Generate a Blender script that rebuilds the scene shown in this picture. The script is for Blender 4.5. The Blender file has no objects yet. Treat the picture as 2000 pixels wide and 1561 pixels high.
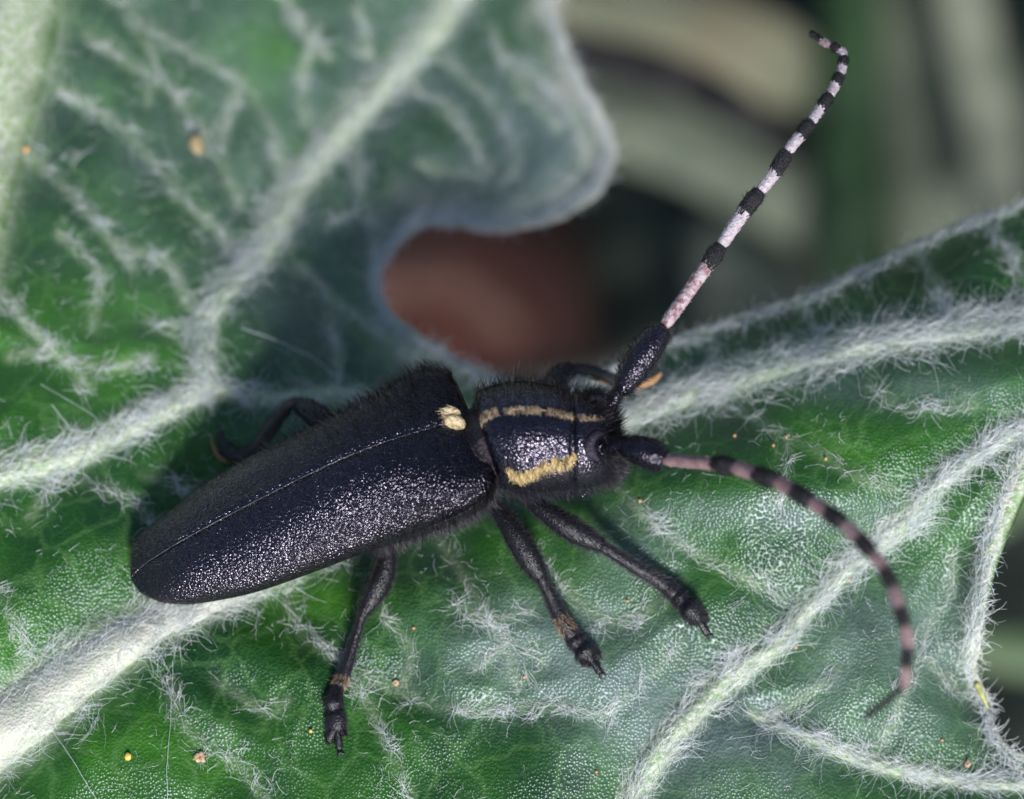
import bpy, math
import numpy as np
from mathutils import Matrix, Vector

rng = np.random.default_rng(7)
SC = bpy.context.scene
COL = SC.collection

# ------------------------------------------------------------------ camera
D = 50.0                                   # camera distance, one unit = 100 photo pixels
PITCH = math.radians(75)
UP = np.array([0, math.sin(PITCH), math.cos(PITCH)])
BK = np.array([0, -math.cos(PITCH), math.sin(PITCH)])
XX = np.array([1.0, 0, 0])
cam = bpy.data.cameras.new('camera')
camo = bpy.data.objects.new('camera', cam)
COL.objects.link(camo)
m = Matrix.Identity(4)
for i in range(3):
    m[i][0] = XX[i]; m[i][1] = UP[i]; m[i][2] = BK[i]; m[i][3] = BK[i]*D
camo.matrix_world = m
cam.sensor_width = 36
cam.lens = 36*D/20.0
cam.clip_start = 1; cam.clip_end = 2000
cam.dof.use_dof = True
cam.dof.focus_distance = D - 0.30
APERTURE = 1.75                              # diameter in scene units
cam.dof.aperture_fstop = cam.lens/1000/APERTURE
SC.camera = camo

# ------------------------------------------------------------------ light
world = bpy.data.worlds.new('World'); SC.world = world
world.use_nodes = True
wn = world.node_tree.nodes; wl = world.node_tree.links
sky = wn.new('ShaderNodeTexSky'); sky.sky_type = 'NISHITA'; sky.sun_disc = False
bg = wn['Background']; bg.inputs['Strength'].default_value = 0.085
wl.new(sky.outputs[0], bg.inputs['Color'])
Lv = np.array([0.19, -0.54, 0.82]); Lv /= np.linalg.norm(Lv)
Lw = Lv[0]*XX + Lv[1]*UP + Lv[2]*BK         # towards the sun
sky.sun_elevation = math.asin(Lw[2])
sky.sun_rotation = math.atan2(Lw[0], Lw[1]) % (2*math.pi)
sun = bpy.data.lights.new('sun', 'SUN'); sun.energy = 4.0; sun.angle = math.radians(13)
sun.color = (1.0, 0.98, 0.955)
suno = bpy.data.objects.new('sun', sun); COL.objects.link(suno)
suno.rotation_euler = Vector(Lw).to_track_quat('Z', 'Y').to_euler()
suno.location = Vector(Lw*40)
SC.view_settings.view_transform = 'Standard'
SC.view_settings.look = 'None'
SC.view_settings.exposure = 0.45
SC.view_settings.gamma = 1
SC.view_settings.use_curve_mapping = False

# ------------------------------------------------------------------ helpers
def P(px, py, w):
    """photo pixel and height towards the camera -> world"""
    px = np.asarray(px, float); py = np.asarray(py, float); w = np.asarray(w, float)
    k = (D-w)/D
    u = (px-1000)/100*k; v = (780.5-py)/100*k
    return u[..., None]*XX + v[..., None]*UP + w[..., None]*BK

def V2W(u, v, w):
    u, v, w = [np.asarray(a, float) for a in (u, v, w)]
    return u[..., None]*XX + v[..., None]*UP + w[..., None]*BK

def tag(o, label=None, cat=None, group=None, kind=None):
    if label: o['label'] = label
    if cat: o['category'] = cat
    if group: o['group'] = group
    if kind: o['kind'] = kind
    return o

def empty(name, loc):
    o = bpy.data.objects.new(name, None); COL.objects.link(o)
    o.location = loc; o.empty_display_size = .2
    return o

def mesh_obj(name, verts, faces, mats, parent=None, smooth=True, matidx=None, attrs=None):
    verts = np.asarray(verts, np.float32).reshape(-1, 3)
    faces = np.asarray(faces, np.int32)
    n = faces.shape[1]
    me = bpy.data.meshes.new(name)
    me.vertices.add(len(verts)); me.vertices.foreach_set('co', verts.ravel())
    me.loops.add(faces.size); me.loops.foreach_set('vertex_index', faces.ravel())
    me.polygons.add(len(faces))
    me.polygons.foreach_set('loop_start', np.arange(0, faces.size, n, dtype=np.int32))
    me.polygons.foreach_set('loop_total', np.full(len(faces), n, np.int32))
    me.update(calc_edges=True)
    me.polygons.foreach_set('use_smooth', np.full(len(faces), smooth))
    if not isinstance(mats, (list, tuple)): mats = [mats]
    for mt in mats: me.materials.append(mt)
    if matidx is not None: me.polygons.foreach_set('material_index', np.asarray(matidx, np.int32))
    for k, a in (attrs or {}).items():
        at = me.attributes.new(k, 'FLOAT', 'POINT'); at.data.foreach_set('value', np.asarray(a, np.float32).ravel())
    me.validate()
    o = bpy.data.objects.new(name, me); COL.objects.link(o)
    if parent is not None:
        o.parent = parent
        o.matrix_parent_inverse = wm(parent).inverted()
    return o

def wm(o):
    m_ = Matrix.Translation(o.location)
    return m_ if o.parent is None else o.parent_matrix if hasattr(o, 'parent_matrix') else m_

def child_to(o, parent):
    # every empty carries only a translation and every mesh keeps world coordinates
    o.parent = parent
    r = parent
    while r.parent is not None: r = r.parent
    o.matrix_parent_inverse = Matrix.Translation(r.location).inverted() if parent is r else Matrix.Identity(4)

def part(name, verts, faces, mats, parent, **k):
    o = mesh_obj(name, verts, faces, mats, None, **k)
    if parent is not None: child_to(o, parent)
    return o

def grid_faces(nu, nv, wrap=False):
    """verts index i*nv+j"""
    i = np.arange(nu-1)[:, None]; j = np.arange(nv if wrap else nv-1)[None, :]
    j2 = (j+1) % nv
    a = i*nv+j; b = i*nv+j2; c = (i+1)*nv+j2; d = (i+1)*nv+j
    return np.stack([a, b, c, d], -1).reshape(-1, 4)

def catmull(pts, n):
    """resample a polyline of d-vectors smoothly to n points, even in arc length (first two dims)"""
    p = np.asarray(pts, float)
    if len(p) == 2:
        t = np.linspace(0, 1, n)[:, None]; return p[0]*(1-t)+p[1]*t
    q = np.vstack([2*p[0]-p[1], p, 2*p[-1]-p[-2]])
    out = []
    for i in range(1, len(q)-2):
        t = np.linspace(0, 1, 24, endpoint=False)[:, None]
        p0, p1, p2, p3 = q[i-1], q[i], q[i+1], q[i+2]
        out.append(.5*((2*p1)+(-p0+p2)*t+(2*p0-5*p1+4*p2-p3)*t**2+(-p0+3*p1-3*p2+p3)*t**3))
    out.append(p[-1:]); o = np.vstack(out)
    s = np.r_[0, np.cumsum(np.linalg.norm(np.diff(o[:, :2], axis=0), axis=1)+1e-9)]
    t = np.linspace(0, s[-1], n)
    return np.stack([np.interp(t, s, o[:, k]) for k in range(o.shape[1])], 1)

def nrm(a): return a/np.maximum(np.linalg.norm(a, axis=-1, keepdims=True), 1e-9)

def vnoise(x, y, scale, seed):
    """smooth value noise, x and y in pixels"""
    r = np.random.default_rng(seed); g = r.random((257, 257))
    x = np.asarray(x, float)/scale+50; y = np.asarray(y, float)/scale+50
    xi = np.floor(x).astype(int); yi = np.floor(y).astype(int)
    fx = x-xi; fy = y-yi; fx = fx*fx*(3-2*fx); fy = fy*fy*(3-2*fy)
    a = g[yi % 256, xi % 256]; b = g[yi % 256, (xi+1) % 256]; c = g[(yi+1) % 256, xi % 256]; d = g[(yi+1) % 256, (xi+1) % 256]
    return (a*(1-fx)+b*fx)*(1-fy)+(c*(1-fx)+d*fx)*fy

def hairs(name, path, rad, mat, parent, kind=None, sides=3, taper=.35):
    """path (N,K,3) world, rad (N,) -> one mesh of thin tapered strands"""
    path = np.asarray(path, float); N, K, _ = path.shape
    tan = np.empty_like(path)
    tan[:, 1:-1] = path[:, 2:]-path[:, :-2]; tan[:, 0] = path[:, 1]-path[:, 0]; tan[:, -1] = path[:, -1]-path[:, -2]
    tan = nrm(tan)
    ref = nrm(np.cross(tan, np.array([.31, .22, .92])))
    bi = np.cross(tan, ref)
    tp = np.linspace(1, taper, K)[None, :, None]
    ring = []
    for s in range(sides):
        a = 2*math.pi*s/sides
        ring.append(path+(ref*math.cos(a)+bi*math.sin(a))*(np.asarray(rad)[:, None, None]*tp))
    v = np.stack(ring, 2)                     # N,K,S,3
    base = (np.arange(N)*K*sides)[:, None, None]
    k = np.arange(K-1)[None, :, None]*sides; s = np.arange(sides)[None, None, :]; s2 = (s+1) % sides
    f = np.stack([base+k+s, base+k+s2, base+k+sides+s2, base+k+sides+s], -1).reshape(-1, 4)
    o = part(name, v, f, mat, parent)
    if kind: o['kind'] = kind
    return o

# ------------------------------------------------------------------ materials
def newmat(name):
    mt = bpy.data.materials.new(name); mt.use_nodes = True
    nt = mt.node_tree; b = nt.nodes['Principled BSDF']
    return mt, nt, b

class NT:
    def __init__(s, nt): s.nt = nt
    def n(s, t, **k):
        x = s.nt.nodes.new(t)
        for a, v in k.items(): setattr(x, a, v)
        return x
    def l(s, a, b): s.nt.links.new(a, b)
    def noise(s, vec, scale, detail=3, rough=.55, dist=0):
        x = s.n('ShaderNodeTexNoise'); x.inputs['Scale'].default_value = scale; x.inputs['Detail'].default_value = detail
        x.inputs['Roughness'].default_value = rough; x.inputs['Distortion'].default_value = dist
        s.l(vec, x.inputs['Vector']); return x.outputs['Fac']
    def vor(s, vec, scale, feature='F1', out='Distance', rnd=1):
        x = s.n('ShaderNodeTexVoronoi', feature=feature); x.inputs['Scale'].default_value = scale
        x.inputs['Randomness'].default_value = rnd
        s.l(vec, x.inputs['Vector']); return x.outputs[out]
    def ramp(s, f, stops):
        x = s.n('ShaderNodeValToRGB'); e = x.color_ramp.elements
        while len(e) < len(stops): e.new(.5)
        for i, (p, c) in enumerate(stops):
            e[i].position = p; e[i].color = (*c, 1) if not isinstance(c, float) else (c, c, c, 1)
        s.l(f, x.inputs[0]); return x.outputs[0]
    def mix(s, f, a, b, blend='MIX'):
        x = s.n('ShaderNodeMix', data_type='RGBA', blend_type=blend)
        for sock, v in ((x.inputs[0], f), (x.inputs[6], a), (x.inputs[7], b)):
            if isinstance(v, (int, float)): sock.default_value = v
            elif isinstance(v, tuple): sock.default_value = (*v, 1)
            else: s.l(v, sock)
        return x.outputs[2]
    def math(s, op, a, b=0.0, clamp=False):
        x = s.n('ShaderNodeMath', operation=op, use_clamp=clamp)
        for sock, v in ((x.inputs[0], a), (x.inputs[1], b)):
            if isinstance(v, (int, float)): sock.default_value = v
            else: s.l(v, sock)
        return x.outputs[0]
    def attr(s, name):
        x = s.n('ShaderNodeAttribute'); x.attribute_name = name; return x.outputs['Fac']
    def bump(s, h, dist, strength=1.0, normal=None):
        x = s.n('ShaderNodeBump'); x.inputs['Strength'].default_value = strength; x.inputs['Distance'].default_value = dist
        s.l(h, x.inputs['Height'])
        if normal is not None: s.l(normal, x.inputs['Normal'])
        return x.outputs[0]

def leaf_material(name='leaf_green'):
    mt, nt, b = newmat(name); q = NT(nt)
    co = q.n('ShaderNodeTexCoord').outputs['Object']
    vein, down_sheen, rim, warm = q.attr('vein'), q.attr('down_sheen'), q.attr('rim'), q.attr('warm')
    n1 = q.noise(co, .55, 4); n2 = q.noise(co, 2.2, 4); n3 = q.noise(co, 9, 5)
    green = q.mix(q.ramp(n1, [(.35, 0.0), (.65, 1.0)]), (.007, .040, .008), (.022, .100, .006))
    green = q.mix(warm, green, (.055, .20, .010))
    green = q.mix(q.math('MULTIPLY', q.ramp(n2, [(.4, 0.0), (.75, 1.0)]), .5), green, (.006, .036, .008))
    # fine reticulate network of veinlets
    wv = q.n('ShaderNodeVectorMath', operation='ADD'); q.l(co, wv.inputs[0])
    nz = q.n('ShaderNodeTexNoise'); nz.inputs['Scale'].default_value = 1.3; nz.inputs['Detail'].default_value = 3; q.l(co, nz.inputs['Vector'])
    sc_ = q.n('ShaderNodeVectorMath', operation='SCALE'); q.l(nz.outputs['Color'], sc_.inputs[0]); sc_.inputs['Scale'].default_value = .7
    q.l(sc_.outputs[0], wv.inputs[1])
    e1 = q.vor(wv.outputs[0], .95, 'DISTANCE_TO_EDGE'); e2 = q.vor(wv.outputs[0], 2.6, 'DISTANCE_TO_EDGE')
    net = q.math('ADD', q.ramp(e1, [(0.0, 1.0), (.07, 0.0)]), q.math('MULTIPLY', q.ramp(e2, [(0.0, 1.0), (.09, 0.0)]), .35), True)
    green = q.mix(q.math('MULTIPLY', net, q.math('MULTIPLY', n3, .65)), green, (.10, .22, .06))
    # cobwebby down, with the blade's bluish sheen painted in as pale colour
    bl = q.math('MULTIPLY', down_sheen, q.ramp(n3, [(.25, .45), (.7, 1.0)]), True)
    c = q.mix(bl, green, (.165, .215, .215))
    vcol = q.mix(q.ramp(n3, [(.4, 0.0), (.62, 1.0)]), (.25, .36, .17), (.54, .55, .47))
    c = q.mix(vein, c, vcol)
    c = q.mix(q.math('MULTIPLY', rim, q.ramp(n2, [(.3, .5), (.6, 1.0)])), c, (.50, .49, .42))
    nt.links.new(c, b.inputs['Base Color'])
    b.inputs['Roughness'].default_value = .36
    b.inputs['Specular IOR Level'].default_value = .45
    b.inputs['Specular Tint'].default_value = (.78, .87, 1.0, 1)
    # beads are laid out over the plane of the leaf so that they stay even on slopes
    dx_ = q.n('ShaderNodeVectorMath', operation='DOT_PRODUCT'); q.l(co, dx_.inputs[0]); dx_.inputs[1].default_value = (1, 0, 0)
    dy_ = q.n('ShaderNodeVectorMath', operation='DOT_PRODUCT'); q.l(co, dy_.inputs[0]); dy_.inputs[1].default_value = tuple(UP)
    cb = q.n('ShaderNodeCombineXYZ'); q.l(dx_.outputs['Value'], cb.inputs[0]); q.l(dy_.outputs['Value'], cb.inputs[1])
    vx = q.n('ShaderNodeTexVoronoi', voronoi_dimensions='2D'); vx.inputs['Scale'].default_value = 14.5; vx.inputs['Randomness'].default_value = .9
    q.l(cb.outputs[0], vx.inputs['Vector']); cell = vx.outputs['Distance']
    h = q.math('MULTIPLY', q.math('SUBTRACT', 1.0, q.math('MULTIPLY', cell, 1.5), True), 1.0)
    h = q.math('POWER', h, 1.6)
    h = q.math('MULTIPLY', h, q.ramp(q.noise(co, 1.7, 4, .7), [(.35, .5), (.65, 1.0)]))
    h3 = q.math('ADD', h, q.math('MULTIPLY', q.noise(co, 2.6, 2), .15))
    h3 = q.math('SUBTRACT', q.math('ADD', h3, q.math('MULTIPLY', q.noise(co, 40, 2), .12)), q.math('MULTIPLY', net, .12))
    bn_ = q.bump(h3, .018, .9)
    nt.links.new(bn_, b.inputs['Normal']); nt.links.new(bn_, b.inputs['Coat Normal'])
    b.inputs['Coat Weight'].default_value = .08; b.inputs['Coat Roughness'].default_value = .2
    b.inputs['Coat Tint'].default_value = (.92, .97, 1, 1)
    rr = q.math('ADD', .34, q.math('MULTIPLY', vein, .3))
    nt.links.new(rr, b.inputs['Roughness'])
    b.inputs['Subsurface Weight'].default_value = 0
    return mt

def simple(name, col, rough=.5, spec=.5, noise=None, col2=None, bump=None, nscale=8, sheen=0, emis=None):
    mt, nt, b = newmat(name); q = NT(nt)
    co = q.n('ShaderNodeTexCoord').outputs['Object']
    f = q.noise(co, nscale, 4)
    c2 = col2 or tuple(min(1, x*.7) for x in col)
    nt.links.new(q.mix(q.ramp(f, [(.38, 0.0), (.62, 1.0)]), col, c2), b.inputs['Base Color'])
    b.inputs['Roughness'].default_value = rough
    b.inputs['Specular IOR Level'].default_value = spec
    if bump:
        nt.links.new(q.bump(q.noise(co, bump[0], 3), bump[1], 1.0), b.inputs['Normal'])
    return mt

def chitin(name, col, rough, cell, dist, spec=.6, fine=30, coat=.22):
    """granulate black shell: many small raised grains that each catch the light"""
    mt, nt, b = newmat(name); q = NT(nt)
    co = q.n('ShaderNodeTexCoord').outputs['Object']
    b.inputs['Roughness'].default_value = rough
    b.inputs['Specular IOR Level'].default_value = spec
    b.inputs['Coat Weight'].default_value = coat; b.inputs['Coat Roughness'].default_value = rough*.7; b.inputs['Coat IOR'].default_value = 1.5
    n = q.noise(co, 1.5, 3)
    nt.links.new(q.mix(n, col, tuple(x*.5 for x in col)), b.inputs['Base Color'])
    b.inputs['Specular Tint'].default_value = (.86, .76, 1.0, 1)
    b.inputs['Coat Tint'].default_value = (.9, .92, 1.0, 1)
    v = q.vor(co, cell, 'F1'); h = q.math('SUBTRACT', 1.0, v)
    h = q.math('ADD', h, q.math('MULTIPLY', q.noise(co, fine, 2), .5))
    bn_ = q.bump(h, dist, 1.0)
    nt.links.new(bn_, b.inputs['Normal']); nt.links.new(bn_, b.inputs['Coat Normal'])
    return mt

M = {}
M['leaf'] = leaf_material()
M['wool'] = simple('white_wool', (.88, .90, .90), .45, .5, col2=(.70, .76, .78), nscale=3)
M['silk'] = simple('silk', (.62, .66, .70), .3, .6)
M['elytron'] = chitin('elytron_shell', (.0010, .0010, .0030), .19, 19, .0225, .8, coat=.3)
M['pronotum'] = chitin('pronotum_shell', (.0018, .0018, .0042), .20, 17, .016, 1.0, coat=.4)
M['scape'] = chitin('antenna_shell', (.005, .005, .010), .28, 19, .018, .7)
M['leg'] = simple('leg_shell', (.005, .0045, .008), .30, .7, col2=(.010, .009, .013), bump=(30, .022))
M['blackhair'] = simple('black_bristle', (.006, .0055, .008), .4, .5)
M['greyhair'] = simple('grey_bristle', (.022, .020, .030), .3, .5)
M['dustyhair'] = simple('dusty_bristle', (.13, .12, .13), .4, .5)
M['cream'] = simple('cream_hair', (.78, .50, .26), .5, .4, col2=(.88, .78, .60), nscale=45)
M['gold'] = simple('golden_hair', (.68, .46, .16), .5, .4, col2=(.84, .68, .38), nscale=45)
M['tanhair'] = simple('tan_hair', (.42, .27, .16), .5, .4, col2=(.60, .44, .30), nscale=14)
M['creampatch'] = simple('cream_scale', (.80, .64, .38), .5, .4, col2=(.66, .50, .28), nscale=9, bump=(20, .04))
M['tan'] = simple('tan_pad', (.42, .24, .12), .6, .3)
M['pale'] = simple('pale_down', (.40, .34, .39), .55, .35, col2=(.56, .50, .54), nscale=12, bump=(26, .04))
M['palered'] = simple('reddish_down', (.22, .09, .10), .5, .4, col2=(.50, .42, .46), nscale=9, bump=(26, .04))
M['dull'] = simple('dull_pink_down', (.21, .115, .12), .5, .4, col2=(.30, .20, .21), nscale=7, bump=(26, .03))
M['tip'] = simple('antenna_black', (.010, .009, .014), .42, .5, bump=(30, .05))
M['eye'] = chitin('eye_facets', (.045, .038, .055), .45, 34, .02, .4, coat=0)
M['meso'] = simple('grey_membrane', (.07, .055, .07), .5, .4, col2=(.03, .02, .03), nscale=12, bump=(18, .05))
M['soil'] = simple('reddish_soil', (.068, .024, .018), .9, .2, col2=(.022, .011, .009), nscale=.06)
M['speck'] = simple('yellow_grain', (.70, .50, .10), .4, .5)
M['orange'] = simple('orange_crumb', (.65, .35, .15), .5, .4)
M['buff'] = simple('buff_crumb', (.42, .32, .17), .6, .3)
M['flake'] = simple('brown_flake', (.45, .25, .14), .7, .3, col2=(.55, .45, .30), nscale=12)
M['spine'] = simple('yellow_spine', (.60, .60, .20), .4, .5)

# ------------------------------------------------------------------ the big leaf: outline, depth, veins
outline = np.array([(-700, -500), (200, -520), (900, -420), (1060, -220), (1085, -60), (1095, 40), (1118, 110), (1160, 190), (1198, 270),
    (1188, 345), (1140, 398), (1060, 436), (960, 452), (862, 438), (795, 462), (757, 510), (746, 560), (765, 605), (825, 652),
    (900, 700), (955, 728), (1020, 750), (1085, 752), (1150, 735), (1215, 702), (1290, 665), (1420, 622), (1560, 578), (1650, 535),
    (1760, 485), (1880, 432), (2000, 385), (2250, 280), (2500, 250), (2520, 600), (2200, 700), (2070, 800), (2010, 880),
    (1968, 980), (1945, 1040), (1930, 1110), (1922, 1190), (1912, 1260), (1912, 1320), (1935, 1365), (1938, 1405), (1962, 1448), (2012, 1476),
    (2200, 1490), (2500, 1500), (2500, 2200), (-700, 2200)], float)

def smooth_closed(p, n=14):
    q = np.vstack([p[-1], p, p[:2]]); out = []
    for i in range(1, len(q)-2):
        t = np.linspace(0, 1, n, endpoint=False)[:, None]; p0, p1, p2, p3 = q[i-1], q[i], q[i+1], q[i+2]
        if np.linalg.norm(p2-p1) > 250: t = np.array([[0.0]])
        out.append(.5*((2*p1)+(-p0+p2)*t+(2*p0-5*p1+4*p2-p3)*t**2+(-p0+3*p1-3*p2+p3)*t**3))
    return np.vstack(out)
OUT = smooth_closed(outline, 6)
_w = np.arange(len(OUT))
OUT = OUT + np.stack([(vnoise(OUT[:, 0], OUT[:, 1], 22, 3)-.5)*9, (vnoise(OUT[:, 0], OUT[:, 1], 22, 4)-.5)*9], 1)

def poly_sd(x, y, poly):
    """signed distance (inside positive) and nearest point"""
    x = x.ravel(); y = y.ravel(); best = np.full(x.shape, 1e9); bx = np.zeros_like(x); by = np.zeros_like(x); ins = np.zeros(x.shape, bool)
    for i in range(len(poly)):
        ax, ay = poly[i-1]; cx, cy = poly[i]
        dx, dy = cx-ax, cy-ay
        t = np.clip(((x-ax)*dx+(y-ay)*dy)/(dx*dx+dy*dy+1e-9), 0, 1)
        qx, qy = ax+t*dx, ay+t*dy; d = (x-qx)**2+(y-qy)**2
        u = d < best; best[u] = d[u]; bx[u] = qx[u]; by[u] = qy[u]
        if ay != cy:
            cr = ((ay > y) != (cy > y)) & (x < (cx-ax)*(y-ay)/(cy-ay)+ax); ins ^= cr
    return np.where(ins, 1, -1)*np.sqrt(best), bx, by

ctrl = np.array([(-700, -500, -7), (0, 0, -4.6), (300, 0, -6.2), (0, 400, -3.4), (300, 300, -4.8), (600, 300, -5.8), (600, 0, -7.2), (900, 100, -7.6),
    (1150, 200, -7.8), (1050, 420, -7.0), (850, 300, -6.4), (800, 560, -5.6), (500, 500, -4.3), (250, 600, -3.0), (0, 700, -2.2),
    (0, 920, -1.2), (250, 840, -1.8), (420, 760, -2.3), (620, 770, -3.0), (850, 740, -3.8), (960, 760, -3.4), (300, 1000, -1.6),
    (420, 900, -2.3), (100, 1100, -1.0), (300, 1200, -.85), (50, 1400, -.3), (0, 1600, -.3), (600, 1000, -2.0), (600, 1250, -.9), (660, 1480, -.4),
    (900, 950, -2.0), (900, 1200, -.9), (1000, 1400, -.5), (1170, 1310, -.5), (1380, 1240, -.6), (1200, 1000, -1.3), (1200, 850, -2.0), (1200, 730, -3.0),
    (1300, 680, -3.2), (1500, 700, -2.2), (1500, 610, -3.5), (1800, 480, -3.9), (2000, 400, -4.0), (1800, 640, -1.8), (2100, 620, -1.6), (1500, 900, -1.0),
    (1600, 1150, -.6), (1800, 1000, -.8), (2000, 860, -.7), (1850, 1150, -1.0), (1930, 1150, -.4), (1750, 1350, -.6), (1930, 1400, -1.2), (1500, 1500, -.2),
    (2000, 1520, -.5), (1200, 1700, 0), (700, 1700, 0), (2300, 1900, -1), (-600, 1900, -1), (2500, 300, -3.5), (-700, 700, -2)], float)
def tps_fit(c):
    n = len(c); p = c[:, :2]/1000
    r = np.linalg.norm(p[:, None]-p[None], axis=2); K = np.where(r > 0, r*r*np.log(r+1e-12), 0)+np.eye(n)*.002
    Q = np.c_[np.ones(n), p]; A = np.block([[K, Q], [Q.T, np.zeros((3, 3))]])
    return p, np.linalg.solve(A, np.r_[c[:, 2], 0, 0, 0])
TP, TW = tps_fit(ctrl)
def tps(x, y):
    x = x/1000; y = y/1000; o = TW[-3]+TW[-2]*x+TW[-1]*y
    for (a, b_), w_ in zip(TP, TW[:-3]):
        r2 = (x-a)**2+(y-b_)**2; o = o+w_*.5*r2*np.log(r2+1e-12)
    return o

# (points, half width in units, relief, wool density, name)
main_veins = [
    ([(-260, 1600, .95), (-100, 1490, .85), (40, 1400, .78), (160, 1310, .62), (300, 1215, .52), (430, 1160, .42), (560, 1105, .36), (740, 1020, .34), (980, 900, .34),
      (1190, 822, .34), (1350, 762, .36), (1500, 718, .36), (1650, 678, .34), (1800, 650, .32), (2000, 622, .34), (2300, 580, .34)], .26, 5.0, 'midrib'),
    ([(-250, 960, .34), (-100, 940, .36), (0, 922, .36), (120, 895, .34), (240, 838, .30), (340, 788, .30), (410, 748, .30)], .16, 3.0, 'vein'),
    ([(405, 765, .26), (398, 650, .30), (430, 570, .33), (520, 475, .36), (575, 370, .34), (660, 262, .34), (760, 150, .34), (850, 50, .36), (930, -80, .4)], .16, 3.2, 'vein'),
    ([(400, 750, .22), (520, 778, .20), (640, 772, .20), (760, 775, .18), (900, 800, .15)], .12, 1.6, 'vein'),
    ([(1190, 1680, .30), (1245, 1540, .30), (1310, 1440, .32), (1400, 1345, .30), (1520, 1255, .24), (1600, 1165, .22), (1680, 1090, .22), (1760, 1025, .24),
      (1850, 930, .20), (1990, 842, .20), (2200, 760, .2)], .16, 4.2, 'vein'),
    ([(1470, 1395, .10), (1580, 1440, .14), (1700, 1490, .16), (1850, 1520, .18), (2000, 1530, .18), (2250, 1535, .18)], .10, 2.2, 'vein'),
    ([(2010, 905, .20), (1962, 1010, .22), (1925, 1105, .22), (1905, 1200, .20), (1895, 1290, .16)], .12, 2.2, 'vein'),
    ([(60, -260, 1.1), (15, 60, 1.05), (-35, 280, .95), (-75, 480, .85), (-120, 800, .6), (-190, 1100, .5), (-300, 1500, .45), (-420, 1900, .4)], .55, 1.2, 'vein'),
]
minor = [[(250, 20), (300, 120), (290, 200)], [(620, 60), (590, 160), (600, 240)], [(460, 180), (430, 300), (470, 400)], [(700, 20), (720, 110)], [(640, 440), (690, 420), (740, 440)], [(960, 60), (1010, 160), (1090, 250)], [(870, 120), (960, 200), (1010, 300), (960, 400)],
    [(820, 320), (880, 340), (960, 330)], [(230, 480), (330, 520), (370, 600)], [(120, 460), (190, 540), (180, 640)], [(20, 700), (90, 690), (200, 720), (290, 700)], [(290, 630), (340, 640), (390, 640)], [(640, 620), (660, 700), (650, 760)], [(740, 640), (800, 700), (860, 760)],
    [(-20, 1120), (30, 1220), (45, 1300), (20, 1360)], [(860, 1060), (940, 1180), (990, 1260), (1010, 1340)],
    [(680, 1300), (760, 1345), (870, 1382), (960, 1388), (1090, 1380), (1180, 1400)], [(590, 1230), (690, 1325), (745, 1430), (790, 1530), (800, 1600)],
    [(1205, 945), (1260, 1010), (1330, 1060), (1420, 1110), (1530, 1170)], [(1420, 790), (1530, 850), (1590, 880), (1660, 925), (1740, 955)],
    [(1540, 860), (1530, 940), (1515, 980)], [(1050, 1090), (1110, 1160), (1200, 1215), (1290, 1180), (1330, 1130)], [(1780, 470), (1830, 560), (1835, 600)],
    [(1910, 425), (1975, 500), (2000, 600)], [(1375, 640), (1400, 690)], [(1560, 585), (1590, 640), (1600, 660)], [(1940, 1370), (1860, 1340), (1800, 1290), (1750, 1400), (1700, 1480)],
    [(1860, 1080), (1850, 1160), (1800, 1250), (1780, 1330)], [(200, -20), (330, 80), (420, 130), (490, 180), (540, 280), (560, 390)], [(120, 175), (240, 252), (300, 320), (370, 400), (450, 480)],
    [(170, 70), (320, 170), (390, 245), (410, 300)], [(50, 300), (130, 370), (200, 450), (260, 520)], [(800, 160), (880, 225), (930, 290), (945, 380)], [(690, 300), (712, 400), (735, 500)],
    [(585, 520), (670, 600), (760, 660), (850, 705)], [(0, 570), (60, 640), (140, 720), (170, 760)], [(540, -30), (600, 70), (640, 110)], [(560, 1180), (600, 1250)],
    [(930, 1300), (1010, 1260), (1060, 1290)], [(330, 1330), (350, 1400), (400, 1460), (460, 1490), (520, 1561)], [(1640, 1310), (1560, 1370), (1500, 1400)], [(1180, 1400), (1260, 1330), (1330, 1260)],
    [(1000, 120), (1080, 180), (1140, 270), (1120, 350), (1000, 410), (880, 400)], [(1700, 760), (1780, 800), (1900, 790)], [(460, 1010), (380, 960), (280, 930)], [(60, 1010), (120, 940), (230, 965), (330, 1040)],
    [(880, 1180), (960, 1210), (1040, 1190)], [(750, 1200), (800, 1270), (790, 1340)], [(420, 1330), (520, 1390), (560, 1370)]]

VP = []                                   # dense vein samples: x, y, halfwidth px, strength
for pts, rel, dens, nm in main_veins:
    c = catmull([(a, b_, h) for a, b_, h in pts], 160)
    for a, b_, h in c: VP.append((a, b_, h*100, 1.0))
MP = []
for pts in minor:
    c = catmull(pts, 50)
    for a, b_ in c: MP.append((a, b_, 11, .5))
VP = np.array(VP); MP = np.array(MP)
G = 8.0; X0, X1, Y0, Y1 = -720, 2540, -540, 2220
gx = np.arange(X0, X1+G, G); gy = np.arange(Y0, Y1+G, G)
GX, GY = np.meshgrid(gx, gy)
base_h = tps(GX, GY)
base_h = np.where(base_h < -2.5, -2.5+(base_h+2.5)*1.22, base_h)
dn = np.full(GX.shape, 1e9); vm = np.zeros(GX.shape); mm = np.zeros(GX.shape); dm = np.full(GX.shape, 1e9)
for a, b_, h, st in VP:
    x0 = max(0, int((a-280-X0)/G)); x1 = int((a+280-X0)/G)+1; y0 = max(0, int((b_-280-Y0)/G)); y1 = int((b_+280-Y0)/G)+1
    if x1 <= 0 or y1 <= 0: continue
    s = np.s_[y0:y1, x0:x1]; d = np.hypot(GX[s]-a, GY[s]-b_)
    dn[s] = np.minimum(dn[s], d-h*.8); vm[s] = np.maximum(vm[s], np.exp(-(d/(h*.95))**4))
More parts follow.
